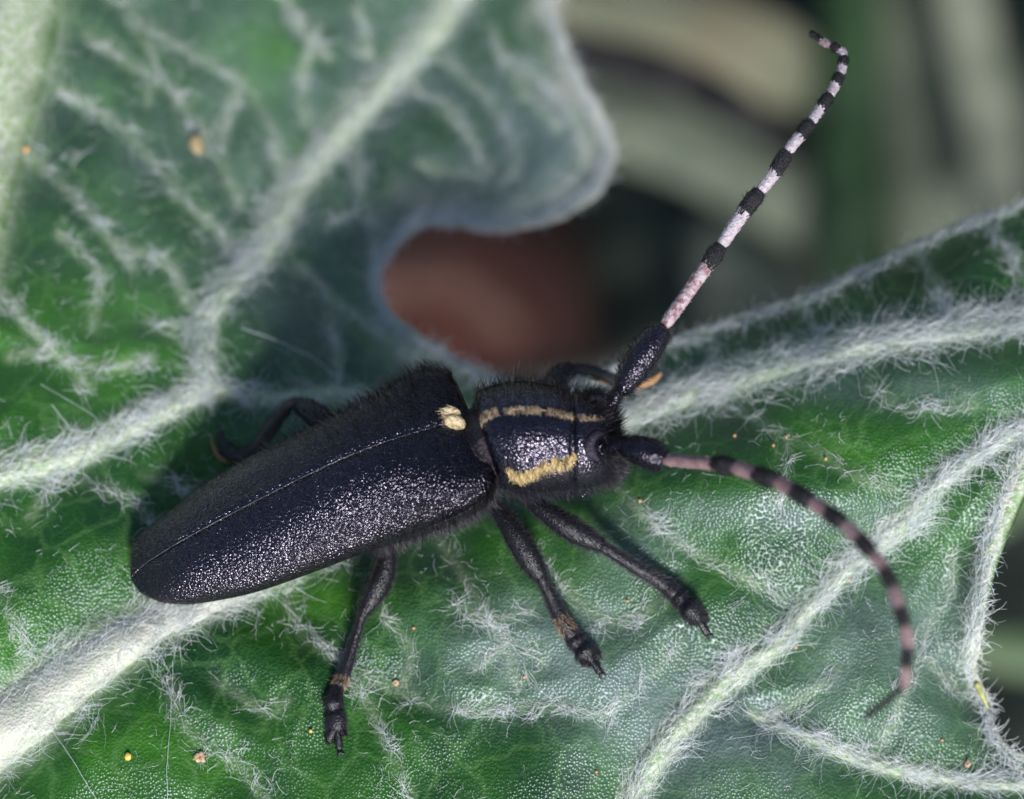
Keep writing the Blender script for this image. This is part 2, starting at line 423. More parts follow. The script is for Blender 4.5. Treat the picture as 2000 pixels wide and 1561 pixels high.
for a, b_, h, st in MP:
    x0 = max(0, int((a-120-X0)/G)); x1 = int((a+120-X0)/G)+1; y0 = max(0, int((b_-120-Y0)/G)); y1 = int((b_+120-Y0)/G)+1
    if x1 <= 0 or y1 <= 0: continue
    s = np.s_[y0:y1, x0:x1]; d = np.hypot(GX[s]-a, GY[s]-b_)
    dm[s] = np.minimum(dm[s], d); mm[s] = np.maximum(mm[s], np.exp(-(d/h)**2))
dn = np.clip(dn, 0, 300); dm = np.clip(dm, 0, 130)
puff = .34*(1-np.exp(-(dn/75)**1.6)) + .16*(1-np.exp(-(dm/42)**1.6)) + .03*mm
rel = puff-.35 + (vnoise(GX, GY, 150, 11)-.5)*.30 + (vnoise(GX, GY, 80, 12)-.5)*.10 + (vnoise(GX, GY, 30, 13)-.5)*.015
# sheen bulge beside the near antenna and the lifted right rim
rel += .30*np.exp(-(np.abs(GX-1520)/330)**4-((GY-960)/62)**2)+.12*np.exp(-((GX-1270)/70)**2-((GY-1050)/45)**2)
rel += .25*np.exp(-((GX-1915)/34)**2-((GY-1160)/110)**2)
HG = base_h+rel
def blob(x, y, cx, cy, rx, ry): return np.exp(-((x-cx)/rx)**2-((y-cy)/ry)**2)
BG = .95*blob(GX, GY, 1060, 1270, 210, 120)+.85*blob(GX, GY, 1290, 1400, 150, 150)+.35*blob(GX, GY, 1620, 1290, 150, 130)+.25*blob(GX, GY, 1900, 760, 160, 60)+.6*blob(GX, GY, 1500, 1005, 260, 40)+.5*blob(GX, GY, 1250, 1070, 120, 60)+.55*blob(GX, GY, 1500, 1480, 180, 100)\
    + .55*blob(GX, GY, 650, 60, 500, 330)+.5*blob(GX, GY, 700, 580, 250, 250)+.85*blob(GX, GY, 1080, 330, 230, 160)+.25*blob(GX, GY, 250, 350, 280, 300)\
    + .55*blob(GX, GY, 1850, 1250, 150, 200)+.35*blob(GX, GY, 1700, 760, 300, 40)+.3*blob(GX, GY, 1650, 1250, 120, 150)+.7*blob(GX, GY, 700, 1400, 500, 60)*0  # down patches plus blobs of bluish sheen painted into the colour
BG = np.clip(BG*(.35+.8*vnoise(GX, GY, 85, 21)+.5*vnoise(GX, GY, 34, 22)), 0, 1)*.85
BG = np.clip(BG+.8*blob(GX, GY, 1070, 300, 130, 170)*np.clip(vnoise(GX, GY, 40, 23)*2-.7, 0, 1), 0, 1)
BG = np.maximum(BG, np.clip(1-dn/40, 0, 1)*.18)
VG = np.clip(vm*.85+mm*np.where(GY < 760, .55, .26)*(.3+1.0*vnoise(GX, GY, 35, 5)), 0, 1)
WG = 1.4*blob(GX, GY, 505, 100, 70, 120)+.8*blob(GX, GY, 330, 640, 120, 80)+.7*blob(GX, GY, 760, 640, 60, 30)+.5*blob(GX, GY, 410, 220, 60, 60)+.5*blob(GX, GY, 30, 1280, 120, 110)+.7*blob(GX, GY, 600, 1170, 150, 40)+.6*blob(GX, GY, 430, 890, 120, 80)+.5*blob(GX, GY, 1130, 1100, 60, 90)+.45*blob(GX, GY, 1600, 850, 200, 90)\
    + .6*blob(GX, GY, 120, 680, 180, 140)+.4*blob(GX, GY, 300, 1480, 300, 90)
WG = np.clip(WG*(.4+1.2*vnoise(GX, GY, 60, 31)), 0, 1)

def samp(F, x, y):
    fx = np.clip((np.asarray(x, float)-X0)/G, 0, F.shape[1]-1.001); fy = np.clip((np.asarray(y, float)-Y0)/G, 0, F.shape[0]-1.001)
    i = fx.astype(int); j = fy.astype(int); a = fx-i; b_ = fy-j
    return (F[j, i]*(1-a)+F[j, i+1]*a)*(1-b_)+(F[j+1, i]*(1-a)+F[j+1, i+1]*a)*b_
def leafw(x, y): return samp(HG, x, y)

# ------------------------------------------------------------------ soil far below, background leaves
zg = -108.0
gp = 6
gxs = np.linspace(-900, 900, 61); gys = np.linspace(-900, 900, 61)
A, B = np.meshgrid(gxs, gys)
V = np.stack([A, B, zg+(vnoise(A*10, B*10, 120, 8)-.5)*3], -1)
tag(mesh_obj('soil', V, grid_faces(61, 61), M['soil']), kind='structure')

def bgmat(name, c1, c2, sc=.5):
    return simple(name, c1, .6, .35, col2=c2, nscale=sc, bump=(2.0, .2))
def blade_leaf(name, pts, mat, label, group=None, curl=.35, twist=0.0):
    """a broad strap leaf with a keel: pts (px,py,w,halfwidth)"""
    n, mns = 40, 13
    c = catmull(pts, n); w2 = c[:, 2]*2.5; c[:, 3] *= (D-w2)/(D-c[:, 2]); c[:, 2] = w2
    W3 = P(c[:, 0], c[:, 1], c[:, 2]); tn = nrm(np.gradient(W3, axis=0))
    side = nrm(np.cross(tn, BK)); up = np.cross(side, tn)
    s = np.linspace(-1, 1, mns)
    hw = c[:, 3][:, None]
    V = W3[:, None]+side[:, None]*(s[None, :, None]*hw[..., None])+up[:, None]*((-curl*(s**2)[None, :]+.10*np.exp(-(s/.12)**2)[None, :]+twist*s[None, :])*hw)[..., None]
    V = V+up[:, None]*((vnoise(np.arange(n)[:, None]*10+np.zeros(mns), s[None]*40+np.zeros((n, 1)), 40, hash(len(label)) % 99)-.5)*.5*hw)[..., None]
    o = mesh_obj(name, V, grid_faces(n, mns), mat)
    md = o.modifiers.new('thickness', 'SOLIDIFY'); md.thickness = .18; md.offset = 0
    return tag(o, label, 'leaf', group)

GB = 'blurred leaves in the undergrowth behind'
dark = bgmat('shade_dark_leaf', (.004, .009, .006), (.007, .014, .008))  # deep undergrowth shade is put into this near-black green
dark2 = bgmat('shade_wedge', (.0025, .002, .003), (.004, .004, .004))  # black that stands in for the shaded gap between the pale leaves
mid = bgmat('mid_leaf', (.010, .030, .010), (.016, .045, .013))
palel = bgmat('greygreen_leaf', (.075, .095, .065), (.10, .115, .08))
pale2 = bgmat('pale_leaf', (.16, .17, .125), (.12, .135, .095))
palew = bgmat('buff_leaf', (.18, .145, .09), (.11, .12, .08), .08)
midp = bgmat('soft_green_leaf', (.05, .10, .035), (.09, .13, .07))
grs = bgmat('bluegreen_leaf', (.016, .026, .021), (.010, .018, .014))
# wide foliage that fills the right half, its shade painted into the colour
blade_leaf('shade_dark_leaf', [(1330, 1100, -34, 3), (1400, 800, -33, 4.0), (1420, 500, -33, 4.4), (1340, 250, -34, 4.4), (1150, -200, -35, 4)], dark, 'near black green leaf deep behind the beetle, left of the far antenna', GB)
blade_leaf('shade_dark_leaf', [(1500, 1200, -33, 5), (1520, 800, -32, 5.5), (1600, 400, -32, 5), (1650, -300, -34, 5)], dark, 'dark green leaf deep behind the middle of the ringed antenna', GB)
blade_leaf('shade_dark_leaf', [(2050, 1900, -34, 8), (2040, 1200, -34, 8), (2080, 700, -33, 7), (2100, -300, -34, 7)], dark, 'dark leaf behind the right edge of the photo', GB)
blade_leaf('shade_wedge', [(1040, 88, -19, .6), (1200, 118, -19, .62), (1350, 165, -19, .6), (1480, 235, -19, .42), (1580, 330, -20, .12)], dark2, 'black leaf forming a dark wedge between two pale bands at the top', GB)
blade_leaf('strap_leaf', [(900, -20, -22, 1.0), (1150, -5, -23, 1.0), (1340, 45, -24, 1.3), (1500, 110, -25, 1.3), (1620, 190, -26, .8), (1720, 300, -27, .3)], palew, 'buff coloured blurred leaf crossing the top behind the antenna tip', GB)
blade_leaf('strap_leaf', [(1050, 205, -26, .9), (1200, 235, -26, 1.1), (1380, 295, -26, 1.2), (1540, 370, -26, 1.4), (1660, 440, -26, 1.4), (1720, 560, -27, 1.2), (1740, 700, -28, 1)], palel, 'grey green blurred leaf arching behind the ringed antenna', GB)
blade_leaf('upright_leaf', [(1690, 760, -25, 1.0), (1670, 400, -25, 1.0), (1665, 150, -25, .85), (1670, -150, -25, .85)], mid, 'deep green upright leaf right of the antenna tip', GB)
blade_leaf('upright_leaf', [(1900, 800, -26, 1.6), (1880, 480, -26, 2.0), (1850, 220, -26, 1.9), (1820, -150, -26, 1.7)], palel, 'wide pale grey leaf standing at the upper right', GB)
blade_leaf('upright_leaf', [(1960, 500, -24, .6), (1940, 250, -24, .8), (1890, 30, -24, .8), (1860, -150, -24, .6)], pale2, 'narrow pale blade overlapping the wide grey leaf at the upper right', GB)
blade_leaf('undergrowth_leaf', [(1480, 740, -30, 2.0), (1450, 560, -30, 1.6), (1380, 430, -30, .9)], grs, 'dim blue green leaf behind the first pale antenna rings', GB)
blade_leaf('undergrowth_leaf', [(2300, 800, -18, 1.2), (2120, 870, -18, .9), (1990, 960, -18, .7), (1900, 1050, -18, .3)], midp, 'pale blurred leaf seen past the right rim of the thistle leaf', GB)
blade_leaf('undergrowth_leaf', [(1840, 1230, -19, .4), (1960, 1275, -19, .55), (2150, 1290, -19, .6)], midp, 'green blurred leaf below the pale one at the right edge', GB)

olive = bgmat('olive_litter', (.010, .010, .005), (.006, .007, .004))
rust = bgmat('rust_litter', (.062, .023, .014), (.035, .015, .010))
blade_leaf('dry_leaf', [(820, 780, -28, .6), (1000, 755, -28, .6), (1180, 725, -28, .6), (1330, 660, -28, .3)], olive, 'dim olive dead leaf on the soil just above the beetle thorax', GB)
blade_leaf('dry_leaf', [(700, 560, -33, .7), (860, 520, -33, .95), (960, 590, -33, .8), (1020, 660, -33, .3)], rust, 'rusty dead leaf on the soil seen through the gap in the big leaf', GB)

# ------------------------------------------------------------------ build the leaf blade
leaf = empty('felted_leaf', P(100, 1450, -.5).tolist())
tag(leaf, 'large green thistle leaf with pale woolly veins that the beetle stands on', 'leaf')
xs = np.unique(np.round(np.r_[np.arange(-720, -40, 20), np.arange(-40, 2060, 4.6), np.arange(2060, 2541, 20)], 1))
ys = np.unique(np.round(np.r_[np.arange(-540, -40, 20), np.arange(-40, 1620, 4.6), np.arange(1620, 2221, 20)], 1))
LX, LY = np.meshgrid(xs, ys); shp = LX.shape
sd_c, _, _ = poly_sd(GX, GY, OUT); SDG = sd_c.reshape(GX.shape)
sdl = samp(SDG, LX, LY)
near = np.abs(sdl) < 26
sx, bx, by = poly_sd(LX[near], LY[near], OUT)
sdl2 = sdl.copy(); sdl2[near] = sx
NX, NY = LX.copy(), LY.copy()
tx = LX[near].copy(); ty = LY[near].copy(); o_ = sx < 0
tx[o_] = bx[o_]; ty[o_] = by[o_]; NX[near] = tx; NY[near] = ty
inside = sdl2 >= 0
cell = inside[:-1, :-1] | inside[1:, :-1] | inside[:-1, 1:] | inside[1:, 1:]
F = grid_faces(*shp).reshape(shp[0]-1, shp[1]-1, 4)[cell]
HW = leafw(NX, NY)
used = np.zeros(LX.size, bool); used[F.ravel()] = True
remap = np.cumsum(used)-1
edge = np.clip(sdl2, 0, 200)
HW = HW+.10*np.exp(-(edge/14)**2)
VV = P(NX, NY, HW).reshape(-1, 3)[used]
F = remap[F][:, ::-1]
rimA = np.exp(-(edge/13)**2)*.8+np.exp(-(edge/34)**2)*.25*vnoise(NX, NY, 20, 6)
# fuzzy pale rim is wide on the far lobe
rimA = np.maximum(rimA, (.25+1.0*vnoise(NX, NY, 42, 66))*np.exp(-(edge/(30+50*vnoise(NX, NY, 60, 67)))**2)*(NY < 760)*(NX > 720)*(NX < 1230))
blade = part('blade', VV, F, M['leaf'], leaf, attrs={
    'vein': samp(VG, NX, NY).ravel()[used], 'down_sheen': samp(BG, NX, NY).ravel()[used],
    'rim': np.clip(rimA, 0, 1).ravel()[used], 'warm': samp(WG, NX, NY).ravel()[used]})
md = blade.modifiers.new('thickness', 'SOLIDIFY'); md.thickness = .09; md.offset = -1

def sweep_vein(pts, relief, name):
    n = 200; mw = 15
    c = catmull(pts, n); t = np.gradient(c[:, :2], axis=0); t = nrm(t); nv = np.stack([-t[:, 1], t[:, 0]], 1)
    s = np.linspace(-1, 1, mw)
    X = c[:, 0][:, None]+nv[:, 0][:, None]*s*c[:, 2][:, None]*100
    Y = c[:, 1][:, None]+nv[:, 1][:, None]*s*c[:, 2][:, None]*100
    wob = (vnoise(X, Y, 26, 17)-.5)*.10+(vnoise(X, Y, 70, 19)-.5)*.12
    prof = (np.cos(s*math.pi/2)**1.3)[None]*relief*(c[:, 2]/c[:, 2].mean())[:, None]+wob*(1-s**4)[None]-.05
    prof[:, [0, -1]] = -.16
    if name == 'midrib': prof -= .05
    V = P(X, Y, leafw(X, Y)+prof)
    att = np.clip(1.15-np.abs(s)[None]**3*1.3+(vnoise(X, Y, 24, 9)-.5)*.5, 0, 1)
    f = grid_faces(n, mw)
    return part(name, V, f, M['leaf'], leaf, attrs={'vein': att, 'down_sheen': np.zeros_like(att), 'rim': np.clip(.95*(X < 760)*(Y > 1000), 0, 1)*np.clip(1.1-s[None]**4, 0, 1)*np.ones_like(att), 'warm': np.full_like(att, .3)})
for pts, rl, dens, nm in main_veins: sweep_vein(pts, rl, nm)

# ------------------------------------------------------------------ wool
def wool(name, x, y, ang, length, rad, lift, curl, mat, parent, K=7, seed=0, off=0.02):
    r = np.random.default_rng(seed); N = len(x); pts = np.empty((N, K, 3))
    ang = ang.copy(); cx = x.copy(); cy = y.copy(); dc = r.normal(0, curl, N)
    step = length/(K-1)*100
    for k in range(K):
        t = k/(K-1)
        h = leafw(cx, cy)+off+lift*np.sin(t*math.pi*.8)
        pts[:, k] = P(cx, cy, h)
        dc = dc*.6+r.normal(0, curl, N)
        ang = ang+dc
        cx = cx+np.cos(ang)*step; cy = cy+np.sin(ang)*step
    return hairs(name, pts, rad, mat, parent, 'stuff')

wx, wy, wa, wlen, wr, wlift = [], [], [], [], [], []
def add_w(x, y, a, l, r_, li):
    wx.append(x); wy.append(y); wa.append(a); wlen.append(l); wr.append(r_); wlift.append(li)
for (pts, rl, dens, nm) in main_veins:
    c = catmull(pts, 300); t = nrm(np.gradient(c[:, :2], axis=0)); L = np.sum(np.linalg.norm(np.diff(c[:, :2], axis=0), axis=1))/100
    N = int(L*dens*60)
    nc = max(4, N//11); ci = rng.uniform(0, 299, nc); cs = rng.normal(0, .55, nc); ck = vnoise(c[ci.astype(int), 0]+cs*40, c[ci.astype(int), 1], 38, 88) > rng.random(nc)*.62; ci = ci[ck]; cs = cs[ck]; nc = len(ci)
    k_ = rng.integers(0, nc, N); i = np.clip(ci[k_]+rng.normal(0, 1.3, N), 0, 299).astype(int); s = cs[k_]+rng.normal(0, .10, N); cang = rng.uniform(.0, .75, nc)[k_]; cfl = (rng.random(nc) < .5)[k_]
    lone = rng.random(N) < .4; i = np.where(lone, rng.integers(0, 300, N), i); s = np.where(lone, rng.normal(0, .5, N), s)
    x = c[i, 0]-t[i, 1]*s*c[i, 2]*100+rng.normal(0, 4, N); y = c[i, 1]+t[i, 0]*s*c[i, 2]*100+rng.normal(0, 4, N)
    a0 = np.arctan2(t[i, 1], t[i, 0])
    a = a0+np.sign(s)*np.clip(np.abs(s)+.2, 0, 1)*cang+rng.normal(0, .22, N)
    fl = cfl; a = np.where(fl, a, 2*a0-a+math.pi)
    li = rl*np.clip(1-s*s, 0, 1)+rng.uniform(.0, .10, N)
    add_w(x, y, a, rng.uniform(.1, .75, N)**1.0, rng.uniform(.0022, .0058, N), li*.9)
for pts in minor:
    c = catmull(pts, 80); t = nrm(np.gradient(c, axis=0)); L = np.sum(np.linalg.norm(np.diff(c, axis=0), axis=1))/100
    N = int(L*86)
    i = np.clip((80*(.5+.5*np.sin(rng.uniform(-1.6, 1.6, N)))).astype(int), 0, 79)
    nc = max(3, N//9); k_ = rng.integers(0, nc, N); i = np.clip(rng.uniform(0, 79, nc)[k_]+rng.normal(0, 1.2, N), 0, 79).astype(int); s = rng.normal(0, 11, nc)[k_]+rng.normal(0, 4, N); ca = rng.normal(0, .6, nc)[k_]
    keep = vnoise(c[i, 0]+s, c[i, 1], 26, 77) > .25+rng.random(N)*.5
    i = i[keep]; s = s[keep]; ca = ca[keep]; N = len(i)
    x = c[i, 0]-t[i, 1]*s; y = c[i, 1]+t[i, 0]*s
    a = np.arctan2(t[i, 1], t[i, 0])+ca+rng.normal(0, .28, N)+rng.integers(0, 2, N)*math.pi
    add_w(x, y, a, rng.uniform(.06, .45, N), rng.uniform(.0022, .0055, N), rng.uniform(.01, .07, N))
# stray hairs over the blade, and the cobweb fringe of the rims
N = 5200; x = rng.uniform(-40, 2040, N); y = rng.uniform(-40, 1600, N)
kp = (vnoise(x, y, 60, 41) > .45); x = x[kp]; y = y[kp]; N = len(x)
add_w(x, y, rng.uniform(0, 6.28, N), rng.uniform(.05, .28, N), rng.uniform(.002, .0045, N), rng.uniform(.0, .05, N))
oi = rng.integers(0, len(OUT), 3600); f_ = rng.random(3600)[:, None]
ex = OUT[oi-1]*(1-f_)+OUT[oi]*f_; ins_ = (ex[:, 0] > -50) & (ex[:, 0] < 2080) & (ex[:, 1] > -60) & (ex[:, 1] < 1640)
ex = ex[ins_]; oi = oi[ins_]; et = nrm(OUT[oi]-OUT[oi-1]); N = len(ex)
inn = np.stack([-et[:, 1], et[:, 0]], 1)
ex = ex+inn*rng.uniform(0, 22, N)[:, None]
add_w(ex[:, 0], ex[:, 1], np.arctan2(et[:, 1], et[:, 0])+rng.normal(0, .6, N)+rng.integers(0, 2, N)*math.pi, rng.uniform(.1, .45, N), rng.uniform(.004, .009, N), rng.uniform(.06, .14, N))
wx, wy, wa, wlen, wr, wlift = [np.concatenate(a) for a in (wx, wy, wa, wlen, wr, wlift)]
keep = (wx > -120) & (wx < 2120) & (wy > -120) & (wy < 1680) & (samp(SDG, wx, wy) > 2)
wx, wy, wa, wlen, wr, wlift = [a[keep] for a in (wx, wy, wa, wlen, wr, wlift)]
print('wool strands', len(wx))
wool('wool', wx, wy, wa, wlen, wr, wlift, .17, M['wool'], leaf, seed=3)

# yellow marginal spine on the leaf's right rim
def tube(pts, n=24, sides=14, ell=None):
    """pts (px,py,w,r) -> verts, faces of a closed tapered tube"""
    c = catmull(pts, n); Wp = P(c[:, 0], c[:, 1], c[:, 2]); r = np.maximum(c[:, 3], .001)
    # cap ends round
    tn = nrm(np.gradient(Wp, axis=0))
    Wp = np.vstack([Wp[:1]-tn[:1]*r[0]*.35, Wp, Wp[-1:]+tn[-1:]*r[-1]*.35]); tn = np.vstack([tn[:1], tn, tn[-1:]]); r = np.r_[.02*r[0], r, .02*r[-1]]
    side = nrm(np.cross(tn, BK+1e-4)); up = np.cross(side, tn)
    a = np.linspace(0, 2*math.pi, sides, endpoint=False)
    e = 1.0 if ell is None else ell
    V = Wp[:, None]+(side[:, None]*np.cos(a)[None, :, None]+up[:, None]*np.sin(a)[None, :, None]*e)*r[:, None, None]
    return V, grid_faces(n+2, sides, True), (Wp, tn, side, up, r)
v, f, _ = tube([(1908, 1335, leafw(1908, 1335)+.1, .07), (1920, 1362, leafw(1908, 1335)+.2, .045), (1930, 1384, leafw(1908, 1335)+.2, .008)], 10, 8)
part('spine', v, f, M['spine'], leaf)

# ------------------------------------------------------------------ the beetle
ROLL = math.radians(30)
beetle = empty('longhorn_beetle', P(880, 950, -1.8).tolist())
tag(beetle, 'black longhorn beetle with cream striped thorax and ringed antennae on the leaf', 'beetle')

# body: px, py, w, W, H, Hb
body_st = [(300, 1112, -.45, .10, .08, .10), (350, 1090, -.40, .45, .25, .40), (450, 1050, -.30, .80, .40, .75), (600, 1000, -.15, 1.05, .55, .95), (750, 950, -.02, 1.18, .6, 1.05),
    (860, 905, .10, 1.22, .6, 1.12), (915, 885, .18, 1.05, .66, 1.10), (942, 873, .25, .80, .74, 1.05), (951, 868, .28, .86, .80, 1.05), (960, 862, .30, .99, .98, 1.05), (984, 858, .33, 1.06, 1.04, 1.08),
    (1010, 856, .355, 1.10, 1.07, 1.10), (1036, 856, .37, 1.085, 1.06, 1.10), (1064, 856, .38, 1.045, 1.03, 1.08), (1098, 859, .38, .99, .97, 1.0), (1112, 860, .37, .97, .94, .98), (1118, 860, .36, .85, .82, .90), (1124, 860, .36, .95, .92, .98),
    (1145, 860, .34, .92, .90, .97), (1165, 857, .28, .86, .84, .95), (1185, 853, .20, .76, .74, .88), (1202, 848, .10, .56, .55, .72), (1212, 845, .02, .32, .32, .42), (1216, 844, 0, .05, .05, .1)]
NB = 220
bc = catmull(body_st, NB)
def frames(c):
    uv = np.stack([(c[:, 0]-1000)/100, (780.5-c[:, 1])/100], 1)
    t = np.gradient(uv, axis=0)
    ks = np.ones(25)/25
    tp = np.pad(t, ((12, 12), (0, 0)), mode='edge'); t = np.stack([np.convolve(tp[:, k], ks, 'valid') for k in (0, 1)], 1)
    t = nrm(t); p = np.stack([-t[:, 1], t[:, 0]], 1)
    C = P(c[:, 0], c[:, 1], c[:, 2]); pw = p[:, :1]*XX+p[:, 1:]*UP
    d = math.cos(ROLL)*BK+math.sin(ROLL)*pw; l = -math.cos(ROLL)*pw+math.sin(ROLL)*BK
    return C, t[:, :1]*XX+t[:, 1:]*UP, l, d
BC, BT, BL, BD = frames(bc)
def body_pt(i, th, off=0.0):
    """i fractional station index, th angle from the back towards the near side"""
    i = np.asarray(i, float); th = np.asarray(th, float)
    def g(A): 
        k = np.clip(np.floor(i).astype(int), 0, NB-2); f = (i-k)
        f = f[..., None] if A.ndim == 2 else f
        return A[k]*(1-f)+A[k+1]*f
    W, H, Hb = g(bc[:, 3]), g(bc[:, 4]), g(bc[:, 5])
    cth = np.cos(th); HH = np.where(cth > 0, H, Hb)
    n = nrm(g(BL)*(np.sin(th)/np.maximum(W, .05))[..., None]+g(BD)*(cth/np.maximum(HH, .05))[..., None])
    return g(BC)+g(BL)*(W*np.sin(th))[..., None]+g(BD)*(HH*cth)[..., None]+n*np.asarray(off)[..., None] if np.ndim(off) else g(BC)+g(BL)*(W*np.sin(th))[..., None]+g(BD)*(HH*cth)[..., None]+n*off, n, g(BT)
nth = 64
I, T = np.meshgrid(np.arange(NB), np.linspace(0, 2*math.pi, nth, endpoint=False), indexing='ij')
bv, bn, _ = body_pt(I, T)
bidx = np.zeros((NB-1, nth), int)
bod = part('body', bv, grid_faces(NB, nth, True), [M['pronotum'], M['meso'], M['leg']], beetle,
           matidx=np.where((bc[:-1, 0] < 950)[:, None] & np.ones((1, nth), bool), np.where((T[0] > .25) & (T[0] < 1.5), 1, 2)[None], 0).ravel())
def idx_at_x(x): return np.interp(x, bc[:, 0], np.arange(NB))

# elytra
O0 = np.array([262., 1110.]); a2 = np.array([.9127, -.4087]); p2 = np.array([-.4087, -.9127])
est = np.array([(-.12, -.10, -.32, -.20), (-.06, .08, -.48, -.16), (.1, .38, -.66, -.06), (.3, .55, -.85, .0), (.7, .66, -1.07, .06), (1.2, .79, -1.23, .12), (2, .98, -1.40, .18), (3, 1.08, -1.5, .24),
    (4, 1.12, -1.56, .28), (5, 1.15, -1.60, .28), (5.8, 1.18, -1.62, .22), (6.4, 1.22, -1.60, .14), (6.8, 1.18, -1.53, .08), (7.0, 1.09, -1.43, .04), (7.14, .96, -1.30, .0), (7.24, .72, -1.08, -.04), (7.28, .45, -.85, -.06)], float)
NE = 150
e = catmull(np.c_[est[:, 0], est[:, 0]*0, est[:, 1:]], NE)   # s,0,up,lo,sut
s_, tu, tl, ts = e[:, 0], e[:, 2], e[:, 3], e[:, 4]
semi = (tu-tl)/2; cen = (tu+tl)/2; Hh = np.maximum((ts-cen)/math.sin(ROLL), .10)
Wd = np.sqrt(np.maximum(semi**2-(Hh*math.sin(ROLL))**2, .01))/math.cos(ROLL)
cpx = O0[None]+a2[None]*s_[:, None]*100+p2[None]*cen[:, None]*100
cw = -.42+.095*s_
EC = P(cpx[:, 0], cpx[:, 1], cw)
AX = (a2[0]*XX-a2[1]*UP); PW = (p2[0]*XX-p2[1]*UP)
ED = math.cos(ROLL)*BK+math.sin(ROLL)*PW; EL = -math.cos(ROLL)*PW+math.sin(ROLL)*BK
def ely_pt(i, th, off=0.0):
    k = np.clip(np.floor(i).astype(int), 0, NE-2); f = i-k
    g = lambda A: A[k]*(1-f)+A[k+1]*f
    C = EC[k]*(1-f[..., None])+EC[k+1]*f[..., None]; W, H = g(Wd), g(Hh)
    sn, cs = np.sin(th), np.cos(th)
    dip = -.035*np.exp(-(th/.05)**2)+.012*np.exp(-((np.abs(th)-.11)/.05)**2)
    hum = .05*np.exp(-((np.abs(th)-1.05)/.28)**2)*np.exp(-((g(s_)-6.6)/.6)**2)
    n = nrm(EL*(sn/np.maximum(W, .1))[..., None]+ED*(cs/np.maximum(H, .1))[..., None])
    return C+EL*(W*sn)[..., None]+ED*(H*cs)[..., None]+n*(off+dip+hum)[..., None], n
elys = []
for sg in (1, -1):
    tt = np.r_[np.linspace(0.0, .2, 10), np.linspace(.24, 1.75, 46)]*sg
    I, T = np.meshgrid(np.arange(NE-1, dtype=float), tt, indexing='ij')
    v, n = ely_pt(I, T)
    f = grid_faces(NE-1, len(tt))
    if sg < 0: f = f[:, ::-1]
    o = part('elytron', v, f, M['elytron'], beetle)
    md = o.modifiers.new('thickness', 'SOLIDIFY'); md.thickness = .05; md.offset = -1
    elys.append(o)
    # short hairs lying on the shell
    N = 2600
    i = rng.uniform(1, NE-3, N); th = rng.uniform(.02, 1.7, N)*sg
    p, n = ely_pt(i, th)
    d = nrm(-AX+n*rng.uniform(.15, .7, N)[:, None]+rng.normal(0, .35, (N, 3)))
    L = rng.uniform(.05, .10, N)[:, None]
    hairs('bristles', np.stack([p-n*.01, p+d*L*.55, p+d*L+0*n], 1), rng.uniform(.003, .0055, N), M['greyhair'], o, 'stuff', taper=.3)
    # erect hairs towards the shoulders
    N = 2200
    i = NE*(1-np.abs(rng.normal(0, .24, N))); i = np.clip(i, 1, NE-3); th = rng.uniform(.05, 1.7, N)*sg
    p, n = ely_pt(i, th); d = nrm(n-AX*rng.uniform(-.3, .5, N)[:, None]+rng.normal(0, .18, (N, 3)))
    L = rng.uniform(.10, .38, N)[:, None]*(.45+.55*(i/NE))[:, None]
    hairs('erect_bristles', np.stack([p, p+d*L*.5, p+d*L-AX*L*.15], 1), rng.uniform(.0035, .005, N), M['blackhair'], o, 'stuff', taper=.3)
# pale seam between the elytra
i = np.linspace(4, NE*.92, 160)
p, n = ely_pt(i, i*0); v_ = p+n*.035
tv = nrm(np.gradient(v_, axis=0)); sd_ = np.cross(tv, n); aa = np.linspace(0, 2*math.pi, 6, endpoint=False)
rr = (.013*np.clip(1.3-np.linspace(0, 1.2, 160), .25, 1))[:, None, None]
V = v_[:, None]+(sd_[:, None]*np.cos(aa)[None, :, None]+n[:, None]*np.sin(aa)[None, :, None])*rr
M['seam'] = simple('seam_shell', (.10, .10, .13), .35, .6, col2=(.02, .02, .03), nscale=10)
part('suture', V, grid_faces(160, 6, True), M['seam'], elys[0])

# view-space lookup: front surface of body and elytra at a pixel
def to_view(X):
    u = X@XX; v = X@UP; w = X@BK; k = (D-w)/D
    return u/k*100+1000, 780.5-v/k*100, w
def front_w(verts, px, py, r=8):
    x, y, w = to_view(verts.reshape(-1, 3)); m_ = np.hypot(x-px, y-py) < r
    return w[m_].max() if m_.any() else 0.0
I, T = np.meshgrid(np.linspace(1, NE-3, 200), np.linspace(-1.7, 1.7, 120), indexing='ij'); EV, _ = ely_pt(I, T)
I, T = np.meshgrid(np.linspace(idx_at_x(920), NB-1, 200), np.linspace(-1.2, 2.2, 160), indexing='ij'); BV, _, _ = body_pt(I, T)

# scutellum: cream two lobed shield, slightly split
def dome(cx, cy, rx, ry, ang, w, h, mat, name, parent, notch=0.0):
    n, k = 12, 32
    r = np.linspace(0, 1, n); a = np.linspace(0, 2*math.pi, k, endpoint=False)
    R, A_ = np.meshgrid(r, a, indexing='ij')
    ww = 1-notch*np.exp(-((np.abs(A_-math.pi/2))/.3)**2)
    X = R*np.cos(A_)*rx*ww; Y = R*np.sin(A_)*ry*ww
    c, s = math.cos(ang), math.sin(ang)
    V = P(cx+X*c-Y*s, cy+X*s+Y*c, w+h*np.sqrt(np.clip(1-R**2*.98, 0, 1))-h*.4)
    return part(name, V, grid_faces(n, k, True), mat, parent)
ws = front_w(EV, 884, 806, 9)
scu = dome(881, 808, 20, 15, .3, ws+.05, .12, M['creampatch'], 'scutellum', beetle)
scu2 = dome(889, 825, 22, 15, .35, front_w(EV, 889, 826, 9)+.05, .12, M['creampatch'], 'scutellum_lobe', scu)
N = 90; X = rng.normal(0, 10, N); Y = rng.normal(0, 10, N)
